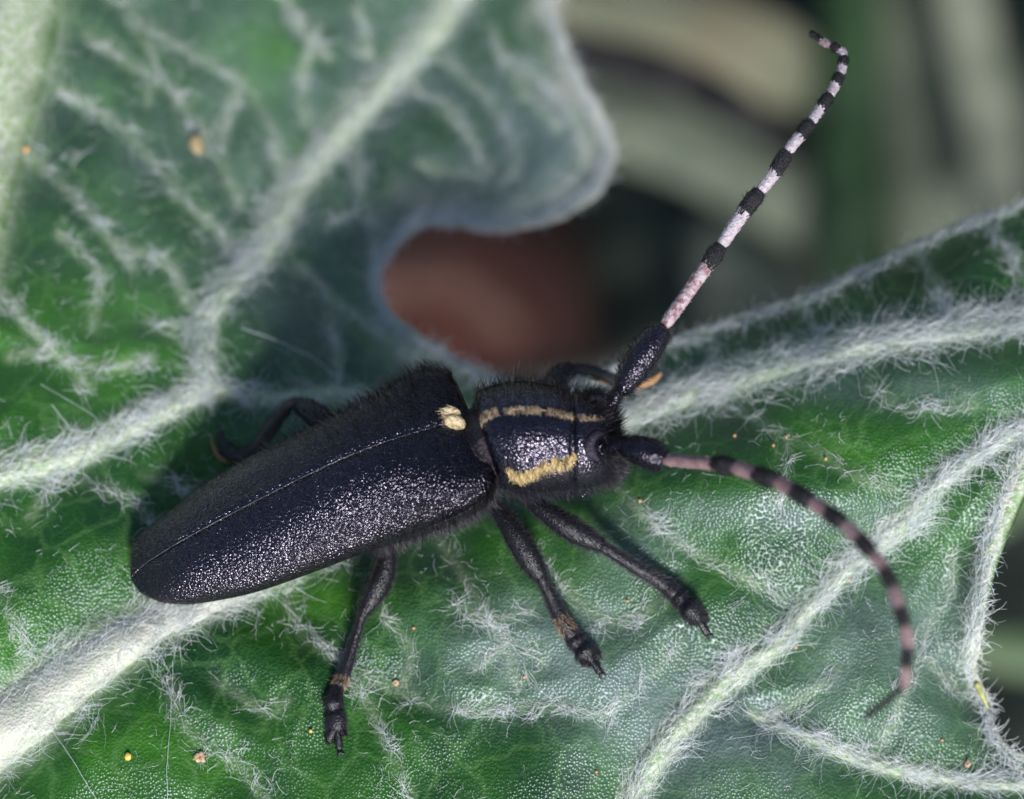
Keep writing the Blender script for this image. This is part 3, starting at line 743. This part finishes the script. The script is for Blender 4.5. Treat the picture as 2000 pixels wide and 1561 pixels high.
hx, hy = 884+X*1.2-Y*-.2, 816+Y*1.25+X*.2
kp = (((hx-880)/19)**2+((hy-806)/13)**2 < 1) | (((hx-889)/20)**2+((hy-826)/13)**2 < 1); hx = hx[kp]; hy = hy[kp]; N = len(hx)
hz = ws+.12+rng.uniform(-.03, .03, N)
p0 = P(hx, hy, hz); a = rng.uniform(2.6, 3.6, N)
hairs('cream_hair', np.stack([p0, p0+.06*(np.cos(a)[:, None]*XX+np.sin(a)[:, None]*UP)+BK*.012, p0+.12*(np.cos(a)[:, None]*XX+np.sin(a)[:, None]*UP)-BK*.01], 1), np.full(N, .006), M['cream'], scu, 'stuff')

# stripes of the pronotum and head
def stripe(x0, x1, th0, width, mat, under, label, seedn, L=.16, N=900):
    n = 40
    xs_ = np.linspace(x0, x1, n); i = idx_at_x(xs_); th = np.radians(np.array([th0(x) for x in xs_])); k = 7
    s = np.linspace(-1, 1, k)
    wv = width*(.75+.5*vnoise(xs_, xs_*0, 12, seedn))
    TH = th[:, None]+s[None]*wv[:, None]*.30; II = i[:, None]+0*s[None]
    p, nn, _ = body_pt(II, TH, .018)
    pr = part('pale_stripe', p, grid_faces(n, k), under, beetle)
    j = rng.integers(0, n, N); ss = rng.uniform(-1, 1, N)
    kk = vnoise(xs_[j], ss*12, 7, seedn+50) > .34; j = j[kk]; ss = ss[kk]; N = len(j)
    p, nn, tt = body_pt(i[j]+rng.uniform(-.4, .4, N), th[j]+ss*wv[j], .01)
    latd = nrm(np.cross(nn, tt)); dirs = nrm(latd*(rng.choice([-1, 1], N)*.0+1.0)[:, None]*-1+tt*rng.normal(.1, .45, N)[:, None]+nn*rng.uniform(.05, .5, N)[:, None])
    LL = rng.uniform(.35, 1, N)[:, None]*L
    hairs('pale_hair', np.stack([p-dirs*LL*.4, p+nn*.03, p+dirs*LL*.6], 1), rng.uniform(.0028, .0048, N), mat, pr, 'stuff', taper=.4)
    j = rng.integers(0, n, N//7); ss = rng.uniform(-1.3, 1.3, N//7)
    p, nn, tt = body_pt(i[j]+rng.uniform(-.4, .4, N//7), th[j]+ss*wv[j], .02)
    dirs = nrm(-nrm(np.cross(nn, tt))+tt*rng.normal(0, .5, N//7)[:, None]+nn*.4)
    hairs('dark_hair', np.stack([p-dirs*L*.4, p+nn*.05, p+dirs*L*.6+nn*.02], 1), rng.uniform(.003, .0045, N//7), M['blackhair'], pr, 'stuff', taper=.4)
    pr['label'] = label
    return pr
stripe(953, 982, lambda x: -1+(967-x)*.10, .085, M['cream'], M['creampatch'], 'short orange cream hair stripe at the rear of the back line', 1, L=.14, N=380)
stripe(995, 1114, lambda x: -1+0*x, .055, M['cream'], M['creampatch'], 'cream hair stripe along the middle of the thorax', 2, L=.17, N=900)
stripe(1128, 1186, lambda x: 1-(x-1128)*.02, .055, M['cream'], M['creampatch'], 'cream hair stripe on top of the head', 3, L=.15, N=420)
lowth = lambda x: np.interp(x, [978, 1010, 1045, 1080, 1122], [68, 72, 68, 58, 51])
stripe(980, 1122, lowth, .088, M['gold'], M['gold'], 'golden hair stripe along the near side of the thorax', 4, L=.24, N=1300)
stripe(950, 1075, lambda x: -54-4*math.sin((x-950)/40), .05, M['tanhair'], M['tanhair'], 'tan hair stripe along the far side of the thorax', 5, L=.10, N=600)

# hair coat of thorax, head and flank
def coat(x0, x1, t0, t1, N, L0, L1, mat, lean=.4, rad=(.0035, .0055), fwd=1.0, name='bristles'):
    x = rng.uniform(x0, x1, N); th = np.radians(rng.uniform(t0, t1, N))
    p, nn, tt = body_pt(idx_at_x(x), th)
    d = nrm(nn+tt*rng.normal(lean*fwd, .3, N)[:, None]+rng.normal(0, .25, (N, 3))); L = rng.uniform(L0, L1, N)[:, None]
    return hairs(name, np.stack([p, p+d*L*.5, p+d*L+tt*L*.12*fwd], 1), rng.uniform(*rad, N), mat, bod, 'stuff', taper=.3)
coat(955, 1200, -130, 60, 1800, .10, .34, M['blackhair'], lean=.1)
coat(955, 1205, 84, 170, 1100, .12, .30, M['greyhair'], lean=.3)
coat(1165, 1214, -120, 180, 1500, .10, .28, M['greyhair'], lean=.8)
coat(1150, 1214, -150, 60, 900, .10, .30, M['blackhair'], lean=.8)
coat(1180, 1214, -60, 180, 500, .08, .22, M['dustyhair'], lean=1.0)
coat(690, 950, 95, 150, 1000, .12, .26, M['greyhair'], lean=-.2)
coat(700, 950, 95, 130, 220, .12, .28, M['dustyhair'], lean=-.2)
coat(958, 1110, -115, -60, 120, .28, .50, M['dustyhair'], lean=0, rad=(.005, .006), name='long_bristles')
coat(958, 1110, -60, 60, 500, .04, .08, M['blackhair'], lean=1.5)

# eyes, antenna sockets, mandibles, palps
def onbody(px, py, off): return front_w(BV, px, py, 7)+off
eye = [(1180, 846, .045), (1166, 848, .075), (1155, 858, .10), (1151, 873, .11), (1156, 888, .10), (1168, 897, .06)]
v, f, _ = tube([(x, y, onbody(x, y, -.035), r) for x, y, r in eye], 24, 14)
part('eye', v, f, M['eye'], beetle)
v, f, _ = tube([(x, y, onbody(1166, 800, -.25), r) for x, y, r in [(1150, 783, .05), (1160, 779, .08), (1175, 781, .08), (1182, 786, .05)]], 16, 12)
part('eye', v, f, M['eye'], beetle)
def ring(cx, cy, w, R, r, mat, name, tilt=(0, 0)):
    a = np.linspace(0, 2*math.pi, 28, endpoint=False); b_ = np.linspace(0, 2*math.pi, 10, endpoint=False)
    A_, B_ = np.meshgrid(a, b_, indexing='ij')
    rad_ = R+r*np.cos(B_); X = rad_*np.cos(A_); Y = rad_*np.sin(A_); Z = r*np.sin(B_)
    V = P(cx+X*100, cy+Y*100, w+Z+X*tilt[0]+Y*tilt[1])
    fc = grid_faces(28, 10, True); fl = np.stack([27*10+np.arange(10), 27*10+(np.arange(10)+1) % 10, (np.arange(10)+1) % 10, np.arange(10)], 1)
    return part(name, V, np.vstack([fc, fl]), mat, beetle)
wsk = onbody(1181, 878, 0)
ring(1182, 878, wsk+.0, .105, .028, M['scape'], 'antenna_socket', (-.5, -.3))
dome(1182, 878, 10, 10, 0, wsk+.01, .14, M['scape'], 'antenna_base', beetle)
ring(1196, 786, onbody(1190, 800, -.2), .11, .035, M['scape'], 'antenna_socket', (-.6, .4))
for q_ in ([(1140, 930, -.15, .10), (1130, 955, -.35, .09), (1112, 968, -.45, .05)], [(1150, 925, -.30, .10), (1150, 950, -.55, .09), (1135, 970, -.65, .05)]):
    v, f, _ = tube(q_, 14, 10); part('mandible', v, f, M['pronotum'], beetle)
for q_ in ([(1112, 955, -.3, .05), (1108, 972, -.45, .05), (1116, 984, -.6, .035)], [(1085, 958, -.3, .05), (1092, 974, -.5, .04), (1098, 982, -.6, .03)]):
    v, f, _ = tube(q_, 12, 8); part('palp', v, f, M['leg'], beetle)

# limbs -----------------------------------------------------------------
def limb_hair(info, N, L0, L1, mat, parent, lean=1.2, rad=(.0035, .0055), name='bristles', t0=0, t1=1, below=False):
    Wp, tn, side, up, r = info; n = len(Wp)
    k = rng.uniform(t0, t1, N)*(n-3)+1; i = k.astype(int); f_ = (k-i)[:, None]
    a = rng.uniform(0, 2*math.pi, N)
    nr = (side[i]*np.cos(a)[:, None]+up[i]*np.sin(a)[:, None])
    p = Wp[i]*(1-f_)+Wp[i+1]*f_+nr*((r[i]*(1-f_[:, 0])+r[i+1]*f_[:, 0])[:, None])
    d = nrm(nr+tn[i]*np.abs(rng.normal(lean, .35, N))[:, None]+rng.normal(0, .2, (N, 3))); L = rng.uniform(L0, L1, N)[:, None]
    hairs(name, np.stack([p-nr*.005, p+d*L*.5, p+d*L-nr*L*.1], 1), rng.uniform(*rad, N), mat, parent, 'stuff', taper=.3)

M['leghair'] = simple('leg_down', (.045, .042, .056), .4, .5)
def lw(px, py, off=.0): return float(leafw(px, py))+off

def leg(femur, tibia, tarsus, claw, hair=M['greyhair'], nh=1.0, pad=None, lobes=None, label=None):
    v, f, inf = tube(femur, 34, 20); L = part('leg', v, f, M['leg'], beetle)
    limb_hair(inf, int(1200*nh), .05, .12, M['leghair'], L)
    limb_hair(inf, int(500*nh), .06, .14, M['blackhair'], L, lean=.5)
    v, f, inf = tube(tibia, 34, 18); t = part('tibia', v, f, M['leg'], L)
    limb_hair(inf, int(1100*nh), .05, .13, M['leghair'], L)
    if pad: limb_hair(inf, 230, .05, .12, M['tanhair'], L, name='tan_hair', t0=pad[0], t1=pad[1], rad=(.004, .0065), lean=1.8)
    rm = sum(p[3] for p in tarsus)/len(tarsus); tarsus = [(p[0], p[1], p[2], max(.05, rm+(p[3]-rm)*1.8)) for p in tarsus]
    tx_, ty_, tz_, tr_ = tibia[-1]
    for sg in (-1, 1):
        v, f, _ = tube([(tx_+sg*9, ty_, tz_, .028), (tx_+sg*12+(tarsus[-1][0]-tx_)*.12, ty_+(tarsus[-1][1]-ty_)*.14, tz_-.03, .004)], 6, 6); part('spur', v, f, M['tan'], L)
    v, f, inf = tube(tarsus, 40, 18, .8); ta = part('tarsus', v, f, M['leg'], L)
    limb_hair(inf, int(1100*nh), .05, .12, M['leghair'], L)
    for lb in (lobes or []):
        v, f, inf = tube(lb, 14, 12, .8); part('tarsal_lobe', v, f, M['leg'], L); limb_hair(inf, int(200*nh), .04, .09, hair, L)
    v, f, inf = tube(claw[:-1] if len(claw) > 3 else claw, 16, 12); part('claw_segment', v, f, M['leg'], L)
    e_ = claw[-1]; e0 = claw[-2]; dx, dy = e_[0]-e0[0], e_[1]-e0[1]; dl = math.hypot(dx, dy); dx /= dl; dy /= dl
    for sg in (-1, 1):
        v, f, _ = tube([(e_[0]-dx*3, e_[1]-dy*3, e_[2]-.02, .03), (e_[0]+dx*3-dy*5*sg, e_[1]+dy*3+dx*5*sg, e_[2]-.04, .022), (e_[0]+dx*8-dy*5*sg, e_[1]+dy*8+dx*5*sg, e_[2]-.10, .006)], 8, 8)
        part('claw', v, f, M['leg'], L)
    if label: L['label'] = label
    return L

# near hind leg
leg([(752, 1045, -.75, .13), (757, 1075, -.72, .17), (752, 1110, -.68, .215), (737, 1148, -.62, .225), (720, 1180, -.58, .16), (711, 1196, -.56, .11)],
    [(712, 1192, -.56, .105), (704, 1215, -.56, .075), (692, 1255, -.53, .085), (676, 1305, -.45, .115), (663, 1338, lw(663, 1338, .22), .14)],
    [(662, 1334, lw(662, 1334, .22), .10), (656, 1352, lw(656, 1352, .18), .135), (651, 1374, lw(651, 1374, .16), .17), (653, 1387, lw(653, 1387, .16), .125), (655, 1396, lw(655, 1396, .15), .165), (657, 1418, lw(657, 1418, .15), .17), (656, 1430, lw(656, 1430, .15), .12)],
    [(659, 1425, lw(659, 1425, .17), .07), (661, 1445, lw(661, 1445, .17), .07), (663, 1462, lw(663, 1462, .14), .085), (665, 1472, lw(665, 1472, .10), .06)],
    hair=M['blackhair'], nh=.9, pad=(.86, 1),
    lobes=[[(652, 1422, lw(652, 1422, .14), .10), (645, 1440, lw(645, 1440, .12), .10), (645, 1452, lw(645, 1452, .08), .05)], [(664, 1422, lw(664, 1422, .14), .08), (670, 1438, lw(670, 1438, .12), .07)]],
    label='slender hind leg on the near side')
# near middle leg
leg([(962, 985, -.55, .13), (985, 1012, -.45, .18), (1008, 1048, -.35, .225), (1032, 1088, -.30, .235), (1050, 1118, -.30, .17), (1058, 1130, -.30, .12)],
    [(1054, 1124, -.31, .11), (1068, 1150, -.33, .11), (1086, 1188, -.36, .135), (1104, 1222, lw(1104, 1222, .25), .15), (1118, 1243, lw(1118, 1243, .2), .14)],
    [(1116, 1238, lw(1116, 1238, .2), .11), (1124, 1252, lw(1124, 1252, .18), .165), (1133, 1262, lw(1133, 1262, .17), .13), (1141, 1272, lw(1141, 1272, .17), .185), (1150, 1283, lw(1150, 1283, .16), .15), (1156, 1291, lw(1156, 1291, .15), .12)],
    [(1152, 1285, lw(1152, 1285, .17), .06), (1162, 1300, lw(1162, 1300, .15), .065), (1171, 1312, lw(1171, 1312, .12), .085), (1175, 1318, lw(1175, 1318, .09), .06)],
    pad=(.62, .92), lobes=[[(1152, 1276, lw(1152, 1276, .16), .11), (1163, 1280, lw(1163, 1280, .15), .115), (1168, 1288, lw(1168, 1288, .12), .06)], [(1146, 1288, lw(1146, 1288, .14), .12), (1145, 1300, lw(1145, 1300, .12), .06)]],
    label='middle leg on the near side with tan tipped shin')
# near front leg
leg([(1030, 972, -.35, .13), (1060, 995, -.22, .18), (1098, 1022, -.12, .225), (1135, 1045, -.10, .22), (1165, 1060, -.12, .15), (1176, 1067, -.14, .12)],
    [(1168, 1062, -.13, .115), (1200, 1082, -.18, .115), (1245, 1110, -.28, .13), (1290, 1137, lw(1290, 1137, .28), .15), (1318, 1160, lw(1318, 1160, .24), .16)],
    [(1314, 1156, lw(1314, 1156, .24), .12), (1326, 1168, lw(1326, 1168, .22), .165), (1337, 1180, lw(1337, 1180, .20), .14), (1347, 1190, lw(1347, 1190, .19), .185), (1358, 1201, lw(1358, 1201, .17), .16), (1366, 1211, lw(1366, 1211, .15), .14)],
    [(1362, 1206, lw(1362, 1206, .17), .06), (1371, 1222, lw(1371, 1222, .15), .065), (1381, 1237, lw(1381, 1237, .12), .085), (1385, 1242, lw(1385, 1242, .08), .06)],
    nh=1.3, lobes=[[(1362, 1198, lw(1362, 1198, .16), .11), (1373, 1205, lw(1373, 1205, .14), .10), (1378, 1214, lw(1378, 1214, .12), .05)], [(1354, 1208, lw(1354, 1208, .14), .11), (1357, 1219, lw(1357, 1219, .12), .06)]],
    label='front leg on the near side')
# far hind leg
leg([(690, 860, -.55, .14), (650, 835, -.7, .20), (625, 818, -.85, .225), (600, 800, -1.0, .20), (584, 790, -1.1, .13)],
    [(590, 791, -1.1, .12), (566, 790, -1.15, .11), (545, 815, -1.3, .12), (520, 850, -1.5, .135), (495, 882, -1.75, .14)],
    [(500, 878, -1.75, .12), (484, 886, -1.85, .15), (466, 890, -1.95, .14), (452, 886, -2.05, .15), (440, 876, -2.12, .14)],
    [(442, 882, -2.1, .08), (434, 862, -2.15, .075), (428, 842, -2.15, .08), (425, 832, -2.18, .05)], nh=.7,
    label='bent hind leg on the far side')
v, f, _ = tube([(413, 858, -2.2, .03), (420, 878, -2.2, .05), (434, 895, -2.15, .06), (452, 899, -2.05, .05), (468, 900, -2.0, .03)], 16, 8)
pd = part('tarsal_pad', v, f, M['tan'], beetle)
# far middle leg, tucked behind the body
leg([(850, 850, -.9, .14), (800, 830, -1.3, .2), (770, 822, -1.6, .2), (755, 820, -1.8, .12)], [(758, 820, -1.8, .11), (735, 830, -2.1, .11), (715, 845, -2.4, .13)],
    [(716, 844, -2.4, .1), (702, 852, -2.45, .15), (690, 860, -2.5, .13)], [(690, 860, -2.5, .07), (678, 868, -2.5, .07), (668, 874, -2.5, .06)], nh=.2)
# far front leg
leg([(1062, 770, -.2, .14), (1078, 748, -.55, .16), (1095, 731, -.8, .17), (1112, 722, -1.0, .12)],
    [(1108, 723, -1.0, .11), (1140, 722, -1.2, .095), (1175, 732, -1.5, .11), (1205, 746, -1.8, .13)],
    [(1203, 745, -1.8, .11), (1225, 748, -2.0, .13), (1245, 746, -2.1, .13), (1262, 742, -2.2, .12)],
    [(1262, 742, -2.2, .06), (1278, 738, -2.25, .06), (1290, 732, -2.3, .06)], nh=.5, label='front leg on the far side behind the head')
v, f, _ = tube([(1150, 738, -1.4, .02), (1180, 746, -1.65, .035), (1202, 752, -1.8, .04), (1245, 752, -2.05, .09), (1275, 742, -2.15, .08), (1292, 728, -2.2, .03)], 24, 8)
part('tarsal_pad', v, f, M['tan'], beetle)

# antennae
def antenna(scape, segs, palemats, label, wfun):
    v, f, inf = tube(scape, 40, 24); A_ = part('antenna', v, f, M['scape'], beetle); A_['label'] = label
    limb_hair(inf, 1500, .05, .12, M['blackhair'], A_, lean=.9)
    limb_hair(inf, 500, .05, .10, M['greyhair'], A_, lean=1.1)
    limb_hair(inf, 60, .14, .28, M['blackhair'], A_, lean=.3, rad=(.005, .006), name='long_bristles', t0=.02, t1=.6)
    allp = np.array([[segs[0][0][0], segs[0][0][1]]]+[p for s in segs for p in (s[1][:2], s[2][:2])], float)
    dd = np.r_[0, np.cumsum(np.linalg.norm(np.diff(allp, axis=0), axis=1))]
    for k, (b0, b1, b2) in enumerate(segs):
        q0, q1, q2 = dd[2*k], dd[2*k+1], dd[2*k+2]
        n = 46; tq = np.linspace(q0-(1 if k else 4), q2, n)
        # smooth centreline through all nodes
        dense = catmull(np.c_[allp, np.zeros(len(allp))], 800); s = np.r_[0, np.cumsum(np.linalg.norm(np.diff(dense[:, :2], axis=0), axis=1))]*dd[-1]/np.sum(np.linalg.norm(np.diff(dense[:, :2], axis=0), axis=1))
        x = np.interp(tq, s, dense[:, 0]); y = np.interp(tq, s, dense[:, 1])
        rp, rb = b1[2], b2[2]
        tt_ = (tq-q0)/(q2-q0); fr = (q1-q0)/(q2-q0)
        r = np.interp(tt_, [0, .08, fr-.05, fr+.06, .88, 1.0], [rp*.75, rp*.95, rp*1.0, rb*.93, rb, rb*.72])
        Wp = P(x, y, wfun(tq/dd[-1])); tn = nrm(np.gradient(Wp, axis=0)); sd2 = nrm(np.cross(tn, BK+1e-4)); up = np.cross(sd2, tn)
        r = np.r_[.01, r, .01]; Wp = np.vstack([Wp[:1], Wp, Wp[-1:]]); tn = np.vstack([tn[:1], tn, tn[-1:]]); sd2 = np.vstack([sd2[:1], sd2, sd2[-1:]]); up = np.vstack([up[:1], up, up[-1:]])
        a = np.linspace(0, 2*math.pi, 16, endpoint=False)
        V = Wp[:, None]+(sd2[:, None]*np.cos(a)[None, :, None]+up[:, None]*np.sin(a)[None, :, None])*r[:, None, None]
        tm = np.r_[0, tt_, 1]; mi = (((tm[:-1]+tm[1:])/2)[:, None] > fr+rng.uniform(-.05, .04, 16)[None]).astype(int)
        # ragged boundary
        o = part('antenna_segment', V, grid_faces(n+2, 16, True), [palemats[min(k, len(palemats)-1)], M['tip']], A_, matidx=mi.ravel())
        info = (Wp, tn, sd2, up, r)
        limb_hair(info, int(300*(1-.06*k)), .03, .07, M['blackhair'], A_, lean=1.4, t0=fr-.03, t1=1.0, name='bristles')
        limb_hair(info, int(200*(1-.06*k)), .03, .06, M['pale'], A_, lean=1.8, t0=.05, t1=fr+.03, name='pale_hair')
        if k < 5: limb_hair(info, 7, .10, .20, M['blackhair'], A_, lean=.5, t0=fr, t1=.95, rad=(.005, .006), name='long_bristles')
    return A_
far_pts = [(1297, 637), (1382, 518), (1408, 480), (1450, 418), (1484, 374), (1512, 339), (1538, 297), (1560, 268), (1583, 239), (1601, 213), (1620, 187), (1631, 166), (1640, 146), (1645, 130), (1648, 112), (1642, 99), (1624, 90), (1606, 80), (1582, 64)]
rp = [.135, .13, .12, .11, .10, .095, .09, .085, .07]; rb = [.178, .172, .152, .135, .125, .112, .10, .088, .06]
segs = []
for k in range(9):
    a, b_, c_ = far_pts[2*k], far_pts[2*k+1], far_pts[2*k+2]
    segs.append(((*a, rp[k]), (*b_, rp[k]), (*c_, rb[k])))
antenna([(1190, 792, .55, .10), (1200, 778, .62, .13), (1207, 768, .65, .10), (1218, 755, .68, .19), (1238, 722, .70, .285), (1260, 690, .70, .31), (1280, 662, .68, .265), (1294, 643, .66, .20)],
        segs, [M['palered']]+[M['pale']]*7+[M['dull']], 'far antenna reaching to the upper right in pale and black rings', lambda t: .62-.3*t-1.9*np.clip(t-.6, 0, 1)**1.3*2)
near_c = [(1414, 909), (1454, 917), (1498, 933), (1531, 947), (1567, 969), (1599, 989), (1631, 1010), (1662, 1036), (1690, 1066), (1716, 1096), (1736, 1126), (1750, 1167), (1762, 1203), (1772, 1241), (1772, 1280), (1766, 1320), (1756, 1364), (1732, 1392), (1692, 1400)]
near_pts = [(1297, 898), (1397, 906)]+[((near_c[k][0]+near_c[k+1][0])/2, (near_c[k][1]+near_c[k+1][1])/2) for k in range(0, 18)]
near_pts = near_pts[:18]+[(1690, 1402)]
segs = []
rp = [.125, .14, .135, .13, .125, .12, .115, .11, .09]; rb = [.18, .17, .16, .15, .14, .13, .125, .11, .06]
for k in range(9):
    a, b_, c_ = near_pts[2*k], near_pts[2*k+1], near_pts[2*k+2]
    segs.append(((*a, rp[k]), (*b_, rp[k]), (*c_, rb[k])))
antenna([(1184, 877, wsk+.02, .10), (1200, 872, wsk+.10, .12), (1212, 870, wsk+.16, .13), (1235, 876, wsk+.24, .23), (1262, 885, wsk+.32, .275), (1284, 893, wsk+.38, .25), (1297, 898, wsk+.42, .17)],
        segs, [M['dull']]*9, 'near antenna curving down to the right out of focus', lambda t: wsk+.42+4.0*np.sin(np.clip(t*1.15, 0, 1)*math.pi*.5)-1.0*np.clip(t-.75, 0, 1)*2)

# ------------------------------------------------------------------ small things on the leaf
def crumb(name, px, py, rx, ry, mat, label, cat, group=None, seed=0, off=.04, flat=.7):
    r = np.random.default_rng(seed); n, k = 8, 12
    ph = np.linspace(0, math.pi, n); a = np.linspace(0, 2*math.pi, k, endpoint=False); PH, A_ = np.meshgrid(ph, a, indexing='ij')
    ru = 1+(r.random(PH.shape)-.5)*.25; ru[0] = 1; ru[-1] = 1
    X = np.sin(PH)*np.cos(A_)*rx*ru; Y = np.sin(PH)*np.sin(A_)*ry*ru
    V = P(px+X, py+Y, lw(px, py, off)+np.cos(PH)*min(rx, ry)/100*flat)
    return tag(mesh_obj(name, V, grid_faces(n, k, True)[:, ::-1], mat), label, cat, group)
crumb('pollen_grain', 250, 1478, 7, 8, M['speck'], 'yellow round grain on the green blade at the lower left', 'grain', seed=1)
crumb('pollen_grain', 607, 1428, 4, 4, M['speck'], 'tiny yellow grain just left of the hind foot', 'grain', seed=2)
crumb('leaf_debris', 383, 285, 14, 22, M['buff'], 'blurred buff crumb on the far part of the leaf at upper left', 'debris', seed=3)
crumb('leaf_debris', 50, 292, 7, 7, M['orange'], 'small orange crumb beside the thick stalk like vein at far left', 'debris', seed=4)
def flake(px, py, R, seed, label):
    r = np.random.default_rng(seed); k = 18; a = np.linspace(0, 2*math.pi, k, endpoint=False)
    rad_ = R*(.6+.6*r.random(k)); rr_ = np.array([0, .5, 1.0])[:, None]
    X = rr_*rad_*np.cos(a); Y = rr_*rad_*np.sin(a)*.8
    V = P(px+X, py+Y, leafw(px+X, py+Y)+.05+.04*r.random(X.shape))
    o = mesh_obj('dry_flake', V, grid_faces(3, k, True), M['flake']); md = o.modifiers.new('thickness', 'SOLIDIFY'); md.thickness = .015
    return tag(o, label, 'flake')
flake(390, 1480, 14, 3, 'ragged pinkish brown dry flake among hairs near the bottom left')
flake(1524, 940, 10, 5, 'small orange dry flake caught in hairs below the near antenna')
flake(1890, 1492, 8, 6, 'small brown flake near the lower right leaf rim')
flake(772, 1334, 8, 8, 'tiny beige flake on the vein right of the hind leg')
orr = [(1536, 853), (1511, 870), (1613, 896), (1659, 1132), (1226, 1174), (1555, 1265), (1024, 1323), (1435, 851), (1250, 978), (1165, 1508), (808, 1227), (1840, 1446)]
names = ['above the near antenna close to the woolly line', 'left of the woolly line above the near antenna', 'right of the woolly line above the near antenna', 'on the diagonal vein below the near antenna',
    'between the middle and front feet', 'on the blade right of the front foot', 'below the middle foot', 'just above the first near antenna ring', 'just below the head', 'at the bottom edge centre', 'right of the hind leg knee', 'near the lower right corner']
for k, ((a, b_), nm) in enumerate(zip(orr, names)):
    crumb('orange_grain', a, b_, 3.2, 3.4, M['orange'], 'tiny orange grain '+nm, 'grain', 'tiny orange grains on the leaf', seed=20+k)
def thread(pts, lab, r_=.006, off=.10):
    c = catmull(pts, 40); V = P(c[:, 0]+(vnoise(c[:, 0], c[:, 1], 20, 5)-.5)*4, c[:, 1], leafw(c[:, 0], c[:, 1])+off)
    return tag(hairs('silk_thread', V[None], np.array([r_]), M['silk'], None, taper=1), lab, 'thread', 'silk threads over the leaf')
thread([(338, 1290), (334, 1400), (327, 1480), (326, 1600)], 'straight vertical silk thread at the lower left below the midrib')
thread([(103, 1428), (150, 1500), (205, 1590)], 'slanting silk thread near the lower left corner')
thread([(262, 1130), (263, 1180)], 'short silk thread hanging from the tail of the beetle', .005, .3)
thread([(470, 640), (540, 665), (620, 705), (660, 740)], 'blurred silk thread behind the far side of the beetle', .010, .25)
thread([(175, 865), (160, 905), (120, 960), (60, 945), (0, 950)], 'bright silk thread across the left vein', .009, .2)
thread([(100, 790), (150, 845), (190, 820), (80, 750)], 'looped silk thread on the blade at the left', .007, .15)
thread([(1255, 830), (1290, 808), (1325, 770)], 'silk thread beside the head against the midrib', .009, .4)
thread([(1610, 1368), (1560, 1400), (1500, 1430), (1420, 1445)], 'silk thread crossing below the diagonal vein', .006, .12)
